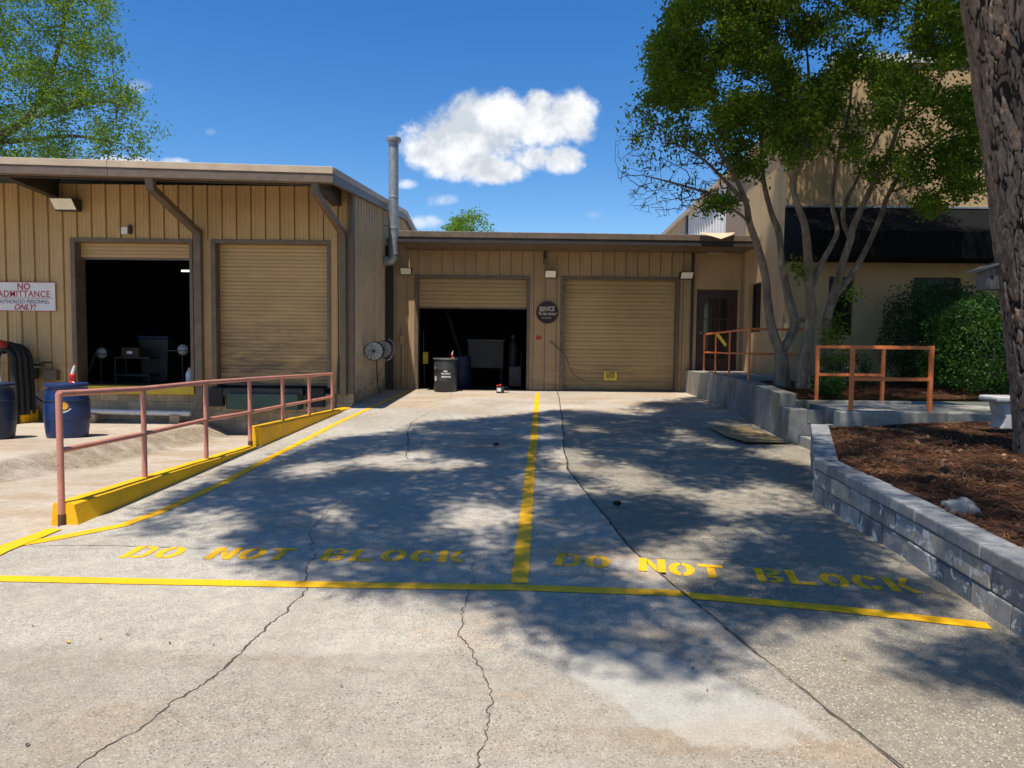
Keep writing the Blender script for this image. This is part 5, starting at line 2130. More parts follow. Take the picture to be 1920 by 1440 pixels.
# ================================================================== things in the open bays
def shop_lamp(x, y, z, h, label):
    o = thing('reflector_lamp', (x, y, z), label, 'lamp')
    MB().lathe((x, y, z + h), [(0.02, -0.05), (0.07, -0.04), (0.11, -0.01), (0.125, 0.03)], 24, 'y').build('reflector', 'dim_white', o, smooth=True)
    MB().tube([(x, y, z), (x, y, z + h)], 0.015, 8).build('stem', 'dim_steel', o, smooth=True)
    MB().bar((x - 0.3, y - 0.05, z + h - 0.02), (x + 0.15, y - 0.05, z + h - 0.02), 0.02, 0.02).build('arm', 'dim_steel', o)
    MB().lathe((x, y, z), [(0.18, 0), (0.18, 0.03), (0.03, 0.06)], 16).build('foot', 'dim_steel', o, smooth=True)


FL = 0.63
p = PY(189, 662, 15.95)
shop_lamp(p.x, 15.95, FL, p.z - FL, 'white round reflector lamp on a stand inside the dock door, left one')
p = PY(342, 656, 15.85)
shop_lamp(p.x, 15.85, FL, p.z - FL, 'larger white round reflector lamp on a stand near the right dock jamb')
p = PY(356, 716, 15.62)
o = thing('plastic_jug', (p.x, 15.62, FL), 'white plastic jug standing inside the dock door by the right jamb', 'jug')
MB().lathe((p.x, 15.62, FL), [(0.07, 0), (0.085, 0.02), (0.085, 0.24), (0.06, 0.30), (0.03, 0.33), (0.03, 0.36)], 20).build('body', 'white_plastic', o, smooth=True)
MB().lathe((p.x, 15.62, FL + 0.36), [(0.034, 0), (0.034, 0.03)], 14).build('cap', 'red', o, smooth=True)
a, b = PY(163, 716, 15.8), PY(180, 668, 15.9)
o = MB().tube([(a.x, 15.7, FL), (b.x, 15.9, b.z + 0.1)], 0.022, 8).build('wooden_handle', 'dim_card', origin=(a.x, 15.7, FL), smooth=True)
tag(o, 'wooden tool handle leaning inside the dock door', 'tool')
o = thing('blue_bin', (-8.55, 17.2, FL), 'blue waste bin standing inside the dark dock bay', 'bin')
MB().hexa([(-8.85, 16.95, FL), (-8.25, 16.95, FL), (-8.25, 17.45, FL), (-8.85, 17.45, FL), (-8.9, 16.9, FL + 1.0), (-8.2, 16.9, FL + 1.0), (-8.2, 17.5, FL + 1.0), (-8.9, 17.5, FL + 1.0)]).build('tub', 'dim_grey', o, bevel=0.02)
MB().box(-8.93, -8.17, 16.87, 17.53, FL + 1.001, FL + 1.08).build('lid', 'dim_blue', o, bevel=0.02)
o = thing('work_cart', (-8.9, 16.4, FL), 'dark steel work cart loaded with boxes inside the dock door', 'cart')
MB().box(-9.1, -8.3, 16.2, 16.7, FL + 0.55, FL + 0.59).build('shelf', 'dim_steel', o)
MB().box(-9.1, -8.3, 16.2, 16.7, FL + 0.15, FL + 0.19).build('shelf', 'dim_steel', o)
for (x, y) in ((-9.08, 16.22), (-8.32, 16.22), (-9.08, 16.68), (-8.32, 16.68)):
    MB().tube([(x, y, FL), (x, y, FL + 0.6)], 0.018, 6).build('leg', 'dim_steel', o, smooth=True)
MB().box(-8.95, -8.55, 16.25, 16.6, FL + 0.591, FL + 0.80).build('carton', 'dim_card', o)
MB().box(-8.82, -8.70, 16.24, 16.249, FL + 0.66, FL + 0.72).build('carton_label', 'white_plastic', o)
p = PY(350, 508, 19.5)
o = thing('tube_light', (p.x, 19.5, p.z), 'lit fluorescent tube hanging in the dark warehouse', 'light')
MB().box(p.x - 0.16, p.x + 0.6, 19.44, 19.56, p.z + 0.03, p.z + 0.09).build('housing', 'dim_steel', o)
MB().tube([(p.x - 0.14, 19.5, p.z), (p.x + 0.55, 19.5, p.z)], 0.025, 8).build('tube', 'tube_glow', o, smooth=True)
for s in (-0.1, 0.5):
    MB().tube([(p.x + s, 19.5, p.z + 0.09), (p.x + s, 19.5, 4.7)], 0.006, 6).build('hanger', 'dim_steel', o)

# workshop bay
FC = FLOOR_C
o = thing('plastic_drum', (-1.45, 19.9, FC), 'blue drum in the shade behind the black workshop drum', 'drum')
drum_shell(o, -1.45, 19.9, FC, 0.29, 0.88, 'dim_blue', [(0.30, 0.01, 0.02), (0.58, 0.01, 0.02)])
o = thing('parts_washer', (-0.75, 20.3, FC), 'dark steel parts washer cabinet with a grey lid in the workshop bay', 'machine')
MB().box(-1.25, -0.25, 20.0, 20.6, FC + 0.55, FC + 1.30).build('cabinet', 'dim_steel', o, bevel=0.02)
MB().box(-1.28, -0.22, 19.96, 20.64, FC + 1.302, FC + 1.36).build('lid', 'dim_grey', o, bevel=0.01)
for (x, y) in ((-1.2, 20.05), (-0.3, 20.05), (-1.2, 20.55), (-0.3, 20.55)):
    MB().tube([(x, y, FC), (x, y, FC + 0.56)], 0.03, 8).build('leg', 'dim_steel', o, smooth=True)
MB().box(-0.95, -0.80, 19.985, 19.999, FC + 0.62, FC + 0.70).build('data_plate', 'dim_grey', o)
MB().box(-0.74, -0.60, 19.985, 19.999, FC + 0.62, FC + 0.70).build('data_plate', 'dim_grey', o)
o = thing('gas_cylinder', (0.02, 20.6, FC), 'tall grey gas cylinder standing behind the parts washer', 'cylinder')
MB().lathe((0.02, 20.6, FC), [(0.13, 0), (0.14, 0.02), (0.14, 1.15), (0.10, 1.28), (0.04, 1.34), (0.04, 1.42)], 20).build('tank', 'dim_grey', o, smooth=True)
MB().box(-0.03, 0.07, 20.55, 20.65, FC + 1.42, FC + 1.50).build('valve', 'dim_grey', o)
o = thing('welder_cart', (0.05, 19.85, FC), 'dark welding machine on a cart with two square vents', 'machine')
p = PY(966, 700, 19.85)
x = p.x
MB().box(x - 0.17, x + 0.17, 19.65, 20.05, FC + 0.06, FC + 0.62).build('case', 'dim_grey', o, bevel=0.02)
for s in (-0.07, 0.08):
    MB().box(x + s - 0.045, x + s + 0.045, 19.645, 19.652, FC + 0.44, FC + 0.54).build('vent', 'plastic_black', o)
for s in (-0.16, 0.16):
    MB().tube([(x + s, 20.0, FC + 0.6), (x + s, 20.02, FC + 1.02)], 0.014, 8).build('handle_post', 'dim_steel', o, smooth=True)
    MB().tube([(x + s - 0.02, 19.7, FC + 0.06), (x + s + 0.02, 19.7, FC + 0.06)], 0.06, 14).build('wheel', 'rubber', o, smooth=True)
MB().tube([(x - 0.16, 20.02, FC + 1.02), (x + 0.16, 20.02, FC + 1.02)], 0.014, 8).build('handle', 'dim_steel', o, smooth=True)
a, b = PY(862, 660, 20.5), PY(838, 585, 20.8)
o = MB().tube([(a.x + 0.15, 20.4, FC + 0.02), (a.x, 20.5, a.z), (b.x, 20.8, b.z)], 0.05, 12).build('exhaust_duct', 'dim_steel', origin=(a.x + 0.15, 20.4, FC), smooth=True)
tag(o, 'slanting dark duct pipe in the workshop bay behind the drums', 'duct')
o = thing('squeegee', (-2.38, 19.5, FC), 'yellow headed push broom leaning inside the left jamb of the open bay', 'broom')
MB().tube([(-2.40, 19.42, FC), (-2.43, 19.40, FC + 1.6)], 0.016, 8).build('handle', 'dim_card', o, smooth=True)
MB().box(-2.44, -2.30, 19.36, 19.41, FC + 0.68, FC + 1.0).build('head', 'yellow_bumper', o, bevel=0.01)
# battery charger on the ground
p = G(938, 737)
o = thing('battery_charger', (p.x, p.y, p.z), 'small black battery with red clamps on the concrete before the open bay', 'battery')
zz = p.z + 0.004
MB().box(p.x - 0.10, p.x + 0.10, p.y - 0.07, p.y + 0.07, zz, zz + 0.16).build('case', 'plastic_black', o, bevel=0.012)
MB().box(p.x - 0.085, p.x + 0.02, p.y - 0.074, p.y - 0.071, zz + 0.04, zz + 0.13).build('label_plate', 'white_plastic', o)
MB().bar((p.x - 0.09, p.y - 0.02, zz + 0.18), (p.x + 0.03, p.y, zz + 0.21), 0.05, 0.035).build('red_clamp', 'red', o, bevel=0.008)
MB().tube([(p.x + 0.09, p.y, zz + 0.12), (p.x + 0.16, p.y, zz + 0.15), (p.x + 0.22, p.y, zz + 0.08), (p.x + 0.20, p.y - 0.02, zz + 0.02), (p.x + 0.1, p.y - 0.05, zz + 0.012)], 0.008, 6).build('cable', 'rubber', o, smooth=True)

# ================================================================== small things on the ground and in the bed
# cardboard
q = gl((1324, 801), (1404, 800), (1478, 832), (1400, 834), (1362, 822))
mb = MB()
n = len(q)
zs = [0.03, 0.012, 0.02, 0.055, 0.045]
for i, p in enumerate(q):
    mb.v.append((p[0], p[1], ztop(p[0], p[1]) + 0.006 + zs[i]))
for i, p in enumerate(q):
    mb.v.append((p[0], p[1], ztop(p[0], p[1]) + 0.002 + zs[i] * 0.9))
mb.f = [tuple(range(n)), tuple(range(n, 2 * n))[::-1]] + [(i, n + i, n + (i + 1) % n, (i + 1) % n) for i in range(n)]
o = mb.build('cardboard_sheet', 'cardboard', origin=(q[0][0], q[0][1], zr(q[0][1])))
tag(o, 'flattened brown cardboard sheet lying at the foot of the retaining wall', 'cardboard')


def blob(name, x, y, z, rx_, ry_, rz_, mat, label, cat, seed, rough_=0.25, group=None, sub=3):
    bm = bmesh.new()
    bmesh.ops.create_icosphere(bm, subdivisions=sub, radius=1)
    for v in bm.verts:
        k = 1 + rough_ * noise.noise(v.co * 1.3 + Vector((seed, 0, 0))) + rough_ * 0.4 * noise.noise(v.co * 3.5 + Vector((seed, 2, 0)))
        v.co = Vector((v.co.x * rx_ * k, v.co.y * ry_ * k, max(v.co.z * rz_ * k, -rz_ * 0.45)))
    me = bpy.data.meshes.new(name)
    bm.to_mesh(me)
    bm.free()
    for p in me.polygons:
        p.use_smooth = True
    try:
        me.set_sharp_from_angle(angle=R(30))
    except Exception:
        pass
    me.materials.append(M[mat])
    o = bpy.data.objects.new(name, me)
    o.location = (x, y, z + rz_ * 0.42)
    scene.collection.objects.link(o)
    WLOC[o] = Vector(o.location)
    tag(o, label, cat, group)
    return o


p = PZ(1803, 934, 0.50)
blob('rock', p.x, p.y, zbed(p.x, p.y) - 0.01, 0.125, 0.09, 0.085, 'rock', 'pale grey rock lying on the pine straw bed', 'rock', 3.0, 0.4)


def pinecone(x, y, z, s, label, group=None):
    mb = MB()
    rnd = random.Random(int(x * 100))
    for k in range(70):
        t = k / 70
        a_ = k * 2.4
        rr_ = s * (0.15 + 0.85 * math.sin(math.pi * min(1, 0.12 + t * 0.85)))
        c_ = Vector((x + (t - 0.5) * s * 2.2, y, z + s))
        d = Vector((0.35, math.cos(a_), math.sin(a_))).normalized()
        sd = d.cross(Vector((1, 0, 0))).normalized() * s * 0.28
        tip = c_ + d * rr_
        b = c_ + d * rr_ * 0.3
        mb.quad(b - sd * 0.6, tip - sd, tip + d * s * 0.12, tip + sd, b + sd * 0.6)
    o = mb.build('pinecone', 'pinecone', origin=(x, y, z), recalc=False)
    tag(o, label, 'pinecone', group)
    return o


p = G(930, 838)
pinecone(p.x, p.y, p.z + 0.003, 0.035, 'dark pinecone on the concrete left of the centre yellow line')
p = G(1156, 951)
pinecone(p.x, p.y, p.z + 0.003, 0.035, 'dark pinecone on the rough concrete right of the centre yellow line')
for (px, py) in ((1745, 880), (1770, 868)):
    p = PZ(px, py, 0.55)
    pinecone(p.x, p.y, zbed(p.x, p.y), 0.035, 'dark pinecone lying in the pine straw bed', 'pinecones in the straw bed')


def small_leaf(px, py, s, mat, label, group):
    p = G(px, py)
    a_ = random.uniform(0, 6.28)
    mb = MB()
    pts = [(-1, 0), (-0.4, 0.42), (0.3, 0.40), (1, 0), (0.3, -0.42), (-0.4, -0.40)]
    for (u, v) in pts:
        x = p.x + s * (u * math.cos(a_) - v * math.sin(a_))
        y = p.y + s * (u * math.sin(a_) + v * math.cos(a_))
        mb.v.append((x, y, ztop(x, y) + 0.004 + 0.012 * abs(v) + random.uniform(0, 0.006)))
    mb.f = [(0, 1, 2, 3), (0, 3, 4, 5)]
    o = mb.build('fallen_leaf', mat, origin=(p.x, p.y, p.z), recalc=False)
    tag(o, label, 'leaf', group)


for (px, py, s) in ((128, 1206, 0.020), (188, 1199, 0.013), (1585, 1235, 0.012)):
    small_leaf(px, py, s, 'leaf_yellow', 'small yellow leaf fallen on the open concrete', 'yellow leaves on the concrete')
for (px, py) in ((240, 1192), (62, 1176), (318, 1208), (400, 1211), (52, 1400), (1326, 1297), (1300, 1255), (700, 1018), (500, 930), (845, 915), (1200, 800), (1060, 985), (640, 1290), (905, 968), (545, 1003)):
    small_leaf(px, py, random.uniform(0.008, 0.014), 'leaf_brown', 'tiny brown leaf fallen on the concrete', 'brown leaves on the concrete')

# bench
bY = 8.95
p = PY(1852, 732, bY)
zb_ = 0.60
o = thing('stone_bench', (p.x + 0.5, bY, zb_), 'pale cast stone bench standing behind the pine trunk', 'bench')
MB().box(p.x, p.x + 1.05, bY - 0.19, bY + 0.19, zb_ + 0.335, zb_ + 0.41).build('seat', 'stone_bench', o, bevel=0.035, seg=3)
for x in (p.x + 0.22, p.x + 0.84):
    pr = [(-0.10, 0), (0.10, 0), (0.075, 0.06), (0.06, 0.14), (0.10, 0.24), (0.12, 0.333), (-0.12, 0.333), (-0.10, 0.24), (-0.06, 0.14), (-0.075, 0.06)]
    MB().prism([(x + u, zb_ + v) for u, v in pr], bY - 0.13, bY + 0.13).build('leg', 'stone_bench', o, bevel=0.012)


# ================================================================== vegetation helpers
def leaf_cloud(name, C, L, W, mat, parent, up_bias=0.0, droop=0.0):
    """C: (N,3) leaf bases; one folded two-triangle leaf each"""
    C = np.asarray(C)
    N = len(C)
    a = rng.normal(size=(N, 3))
    a[:, 2] += up_bias
    a /= np.linalg.norm(a, axis=1)[:, None]
    r = rng.normal(size=(N, 3))
    r[:, 2] *= 0.35
    s = np.cross(a, r)
    s /= np.linalg.norm(s, axis=1)[:, None] + 1e-9
    nrm = np.cross(s, a)
    ln = L * rng.uniform(0.65, 1.25, N)[:, None]
    wd = W * rng.uniform(0.7, 1.2, N)[:, None]
    tip = C + a * ln
    mid = C + a * ln * 0.45
    l = mid + s * wd * 0.5 + nrm * wd * 0.18
    r_ = mid - s * wd * 0.5 + nrm * wd * 0.18
    Vv = np.stack([C, l, tip, r_], 1).reshape(-1, 3)
    b = np.arange(N) * 4
    Ff = np.concatenate([np.stack([b, b + 2, b + 1], 1), np.stack([b, b + 3, b + 2], 1)], 0)
    return tri_mesh(name, Vv, Ff, mat, parent)


def edges_mesh(name, P, par, rad, mat, parent, sides=4, idx=None):
    """prisms along skeleton edges"""
    P = np.asarray(P)
    if idx is None:
        idx = np.array([i for i in range(len(P)) if par[i] >= 0])
    if len(idx) == 0:
        return None
    A = P[np.array(par)[idx]]
    B = P[idx]
    rA = np.asarray(rad)[np.array(par)[idx]]
    rB = np.asarray(rad)[idx]
    rA = np.minimum(rA, rB * 1.6)
    d = B - A
    d /= np.linalg.norm(d, axis=1)[:, None] + 1e-9
    ref = np.where(np.abs(d[:, 2:3]) < 0.9, np.array([[0, 0, 1.0]]), np.array([[1.0, 0, 0]]))
    u = np.cross(d, ref)
    u /= np.linalg.norm(u, axis=1)[:, None] + 1e-9
    v = np.cross(d, u)
    rings = []
    for (Q, rr_) in ((A, rA), (B, rB)):
        for k in range(sides):
            t_ = 2 * math.pi * k / sides
            rings.append(Q + (u * math.cos(t_) + v * math.sin(t_)) * rr_[:, None])
    Vv = np.stack(rings, 1).reshape(-1, 3)
    b = np.arange(len(idx)) * 2 * sides
    F_ = []
    for k in range(sides):
        k2 = (k + 1) % sides
        F_.append(np.stack([b + k, b + k2, b + sides + k2, b + sides + k], 1))
    return tri_mesh(name, Vv, np.concatenate(F_, 0), mat, parent, smooth=True)


def grow(stems, stem_rad, attract, seg=0.28, jit=0.05, sag=0.0, tip_r=0.004, expo=2.35):
    """join attractors to the nearest skeleton node; returns nodes, parents, radii, attractor node ids"""
    cap = sum(len(s) for s in stems) + 60 + len(attract) * 12
    P = np.zeros((cap, 3))
    par = np.full(cap, -1, int)
    fixed = np.zeros(cap)
    n = 0
    ok = np.zeros(cap, bool)
    for s, rr_ in zip(stems, stem_rad):
        first = True
        for p, r_ in zip(s, rr_):
            P[n] = p
            fixed[n] = r_
            if first:
                if n > 0:
                    dd = np.linalg.norm(P[:n] - P[n], axis=1)
                    j = int(np.argmin(dd))
                    par[n] = j if dd[j] < 0.6 else -1
                first = False
            else:
                par[n] = n - 1
            ok[n] = r_ < 0.09
            n += 1
    att = np.asarray(attract)
    st = P[:n].copy()
    d0 = np.array([np.min(np.linalg.norm(st - a, axis=1)) for a in att])
    order = np.argsort(d0)
    ids = np.zeros(len(att), int)
    for q in order:
        a = att[q]
        dd = np.linalg.norm(P[:n] - a, axis=1)
        dd = dd + np.where(ok[:n], 0, 1.2) + 0.5 * np.maximum(0, P[:n, 2] - a[2])
        j = int(np.argmin(dd))
        base = P[j].copy()
        L_ = np.linalg.norm(a - base)
        m = max(1, int(L_ / seg))
        prev = j
        for k in range(1, m + 1):
            t_ = k / m
            p = base * (1 - t_) + a * t_
            if k < m:
                p = p + rng.normal(size=3) * jit
                p[2] += sag * math.sin(math.pi * t_) * L_
            if n >= cap:
                break
            P[n] = p
            par[n] = prev
            ok[n] = True
            prev = n
            n += 1
        ids[q] = prev
    acc = np.zeros(n)
    kids = np.zeros(n, int)
    for i in range(n):
        if par[i] >= 0:
            kids[par[i]] += 1
    for i in range(n - 1, -1, -1):
        if kids[i] == 0:
            acc[i] = max(acc[i], tip_r ** expo)
        if par[i] >= 0:
            acc[par[i]] += acc[i]
    rad = acc ** (1 / expo)
    rad = np.where(fixed[:n] > 0, fixed[:n], rad)
    for i in range(n):
        if par[i] >= 0 and fixed[i] == 0:
            rad[i] = min(rad[i], rad[par[i]] * 0.9)
    return P[:n], par[:n], rad, ids


def smooth_path(pts, rads, n):
    """Catmull-Rom resample"""
    pts = [np.array(p, float) for p in pts]
    out, ro = [], []
    for i in range(len(pts) - 1):
        p0 = pts[max(i - 1, 0)]
        p1, p2 = pts[i], pts[i + 1]
        p3 = pts[min(i + 2, len(pts) - 1)]
        for k in range(n):
            t_ = k / n
            q = 0.5 * ((2 * p1) + (p2 - p0) * t_ + (2 * p0 - 5 * p1 + 4 * p2 - p3) * t_ ** 2 + (3 * p1 - p0 - 3 * p2 + p3) * t_ ** 3)
            out.append(q)
            ro.append(rads[i] * (1 - t_) + rads[i + 1] * t_)
    out.append(pts[-1])
    ro.append(rads[-1])
    return out, ro


def in_poly(x, y, poly):
    c = False
    j = len(poly) - 1
    for i in range(len(poly)):
        xi, yi = poly[i]
        xj, yj = poly[j]
        if (yi > y) != (yj > y) and x < (xj - xi) * (y - yi) / (yj - yi) + xi:
            c = not c
        j = i
    return c


def gnarly(pts, rads, sides, amp, seed):
    """thick limb as one tube with an uneven section"""
    mb = MB()
    mb.tube([Vector(p) for p in pts], [float(r_) for r_ in rads], sides)
    n = len(pts)
    for k in range(n):
        c = Vector(pts[k])
        for j in range(sides):
            i = k * sides + j
            v = Vector(mb.v[i])
            d = v - c
            mul = 1 + amp * noise.noise(Vector((d.x * 9 + seed, d.y * 9, v.z * 2.2))) + amp * 0.6 * noise.noise(Vector((j * 1.7 + seed, 0, v.z * 1.2)))
            mb.v[i] = tuple(c + d * mul)
    return mb


# ================================================================== crape myrtle in the raised bed
TY = 13.3
cm = thing('crape_myrtle', (5.3, TY, 0.84), 'multi-stemmed tree with smooth pale trunks and dark green leaves by the entrance', 'tree')
STEMS = [
    ([(1467, 726, 0), (1466, 690, 0), (1464, 662, 0)], [0.15, 0.105, 0.10]),
    ([(1464, 662, 0), (1448, 620, -.05), (1440, 570, -.1), (1436, 520, -.2), (1421, 462, -.3), (1405, 418, -.45), (1398, 378, -.6), (1375, 325, -.8), (1340, 270, -1.1)], [0.09, 0.075, 0.066, 0.06, 0.055, 0.048, 0.042, 0.034, 0.025]),
    ([(1464, 662, 0), (1483, 628, .05), (1490, 600, .1), (1478, 555, .2), (1466, 500, .3), (1461, 440, .3), (1446, 398, .35), (1432, 340, .4), (1428, 280, .4), (1420, 200, .3)], [0.08, 0.072, 0.066, 0.062, 0.058, 0.052, 0.045, 0.038, 0.03, 0.02]),
    ([(1506, 736, -.3), (1508, 690, -.3), (1516, 630, -.3), (1522, 575, -.35)], [0.13, 0.095, 0.085, 0.08]),
    ([(1490, 600, .1), (1507, 598, -.1), (1522, 575, -.35)], [0.05, 0.045, 0.045]),
    ([(1522, 575, -.35), (1517, 520, -.4), (1514, 470, -.5), (1508, 420, -.6), (1494, 380, -.7), (1487, 340, -.7), (1510, 285, -.8), (1520, 210, -.9), (1515, 120, -1.0)], [0.075, 0.068, 0.06, 0.053, 0.046, 0.04, 0.033, 0.026, 0.018]),
    ([(1519, 545, -.38), (1534, 505, -.2), (1558, 462, 0), (1570, 430, .15), (1560, 380, .3), (1568, 310, .4), (1590, 220, .5), (1600, 130, .5)], [0.05, 0.046, 0.042, 0.038, 0.034, 0.028, 0.022, 0.015]),
    ([(1548, 735, .35), (1550, 670, .35), (1552, 600, .3), (1562, 560, .3)], [0.11, 0.085, 0.078, 0.072]),
    ([(1562, 560, .3), (1578, 500, .25), (1595, 450, .2), (1600, 425, .2), (1630, 360, .1), (1665, 290, -.1), (1690, 215, -.3), (1700, 130, -.5)], [0.068, 0.062, 0.055, 0.05, 0.042, 0.034, 0.026, 0.016]),
    ([(1562, 560, .3), (1590, 525, .4), (1618, 480, .5), (1650, 410, .6), (1668, 360, .7), (1710, 300, .8), (1765, 255, .9), (1815, 225, 1.0)], [0.058, 0.052, 0.047, 0.042, 0.036, 0.03, 0.022, 0.014]),
    ([(1595, 450, .2), (1580, 400, .5), (1610, 330, .8), (1650, 250, 1.1), (1700, 190, 1.3)], [0.04, 0.034, 0.028, 0.022, 0.014]),
    ([(1398, 378, -.6), (1360, 340, -.9), (1320, 300, -1.2), (1270, 270, -1.5)], [0.03, 0.024, 0.018, 0.011]),
    ([(1405, 418, -.45), (1385, 400, -.7), (1330, 365, -1.0), (1270, 345, -1.2), (1210, 330, -1.3)], [0.026, 0.022, 0.018, 0.013, 0.008]),
    ([(1668, 360, .7), (1715, 345, .5), (1760, 325, .3), (1810, 330, .1)], [0.022, 0.018, 0.014, 0.009]),
]
sp, sr = [], []
for pts, rr_ in STEMS:
    wp = [PY(x, y, TY + d) for (x, y, d) in pts]
    P_, R_ = smooth_path([tuple(p) for p in wp], rr_, 4)
    sp.append(P_)
    sr.append(R_)
for i, (P_, R_) in enumerate(zip(sp, sr)):
    PP, RR = list(P_), list(R_)
    if STEMS[i][0][0][1] > 715:
        q = np.array(PP[0])
        PP = [np.array([q[0], q[1], 0.74])] + PP
        RR = [RR[0] * 1.25] + RR
    gnarly(PP, [v * 1.18 for v in RR], 10, 0.2, i * 3.1).build('trunk', 'bark_myrtle', cm, smooth=True)
# crown attractors
CROWN = [(1272, -60), (1262, 20), (1222, 60), (1212, 110), (1232, 150), (1205, 190), (1180, 230), (1190, 262), (1240, 282), (1300, 275), (1345, 300), (1385, 330), (1430, 300), (1480, 310), (1540, 300), (1600, 320), (1660, 330), (1700, 320), (1740, 380), (1845, 375), (1850, 250), (1840, 90), (1835, -60), (1780, -170), (1600, -230), (1420, -190)]
att, leafy = [], []
rd = random.Random(5)
tries = 0
while len(att) < 2250 and tries < 90000:
    tries += 1
    x = rd.uniform(1175, 1855)
    y = rd.uniform(-230, 385)
    if not in_poly(x, y, CROWN):
        continue
    # thinner lower right
    dens = 1.0
    if x > 1560 and y > 110:
        dens = 0.55 if y < 230 else 0.3
    elif x < 1340 and y > 195:
        dens = 0.25
    elif y > 235:
        dens = 0.45
    if x > 1700 and y < 110:
        dens = 0.55
    cl = noise.noise(Vector((x / 62, y / 62, 1.7)))
    if cl < -0.10:
        dens *= 0.10
    if rd.random() > dens:
        continue
    ex_ = (x - 1510) / 340
    ey_ = (y - 60) / 300
    dmax = 2.3 * math.sqrt(max(0.12, 1 - min(1, ex_ * ex_ * 0.8 + ey_ * ey_ * 0.6)))
    dd = rd.uniform(-1, 1) * dmax - 0.2
    q = PY(x, y, min(TY + dd, 15.75))
    att.append(tuple(q))
    leafy.append(1)
for (x, y, sx, sy, n) in ((1350, 382, 26, 12, 16), (1740, 385, 25, 12, 10), (1395, 310, 25, 30, 14), (1700, 300, 40, 30, 16), (1640, 320, 20, 20, 8), (1800, 300, 40, 30, 22), (1572, 600, 20, 35, 6), (1500, 505, 12, 12, 4), (1560, 655, 18, 18, 4)):
    for k in range(n):
        q = PY(rd.gauss(x, sx * 0.6), rd.gauss(y, sy * 0.6), TY + rd.uniform(-0.6, 0.6) + (-.5 if x < 1450 else 0))
        att.append(tuple(q))
        leafy.append(1)
BARE = [(1150, 300), (1155, 230), (1180, 190), (1230, 215), (1300, 260), (1370, 290), (1360, 350), (1320, 385), (1240, 412), (1170, 385)]
cnt = 0
while cnt < 640:
    x, y = rd.uniform(1150, 1370), rd.uniform(190, 412)
    if not in_poly(x, y, BARE):
        continue
    q = PY(x, y, TY - 1.1 + rd.uniform(-0.8, 0.8))
    att.append(tuple(q))
    leafy.append(0)
    cnt += 1
for k in range(60):
    q = PY(rd.uniform(1580, 1840), rd.uniform(200, 420), TY + rd.uniform(-0.9, 0.9))
    att.append(tuple(q))
    leafy.append(0)
NP, NPAR, NR, IDS = grow(sp, sr, att, seg=0.20, jit=0.04, sag=0.03, tip_r=0.0042)
ns = sum(len(s) for s in sp)
tag(edges_mesh('twigs', NP, NPAR, NR, 'bark_twig', cm, 4, np.array([i for i in range(ns, len(NP)) if NPAR[i] >= 0])), kind='stuff')
Cl = []
for k, a in enumerate(att):
    if leafy[k]:
        m = int(rd.uniform(36, 78))
        Cl.append(np.array(a) + rng.normal(size=(m, 3)) * np.array([0.10, 0.10, 0.08]))
    elif rd.random() < 0.10:
        Cl.append(np.array(a) + rng.normal(size=(4, 3)) * 0.04)
leaf_cloud('crown', np.concatenate(Cl, 0), 0.078, 0.044, 'leaf_myrtle', cm, 0.2)

# ================================================================== pine: trunk in view, crown high above the drive
PYY = 7.3
pb = PY(1905, 806, PYY)
pt = PY(1797, 0, PYY)
pr0, pr1 = 0.34, 0.30
bx0 = Vector((pb.x + pr0 + 0.06, PYY, 0.50))
slope = (pt.x + pr1 - (pb.x + pr0)) / (pt.z - pb.z)
pine = thing('pine_tree', (bx0.x, PYY, 0.5), 'large leaning pine trunk with thick plated bark in the straw bed', 'tree')


def pine_c(z):
    return Vector((bx0.x + slope * (z - pb.z) + 0.06 * math.sin(min(math.pi, max(0, (z - 0.5) / 4.8 * math.pi))), PYY + 0.05 * math.sin(z * 0.7), z))


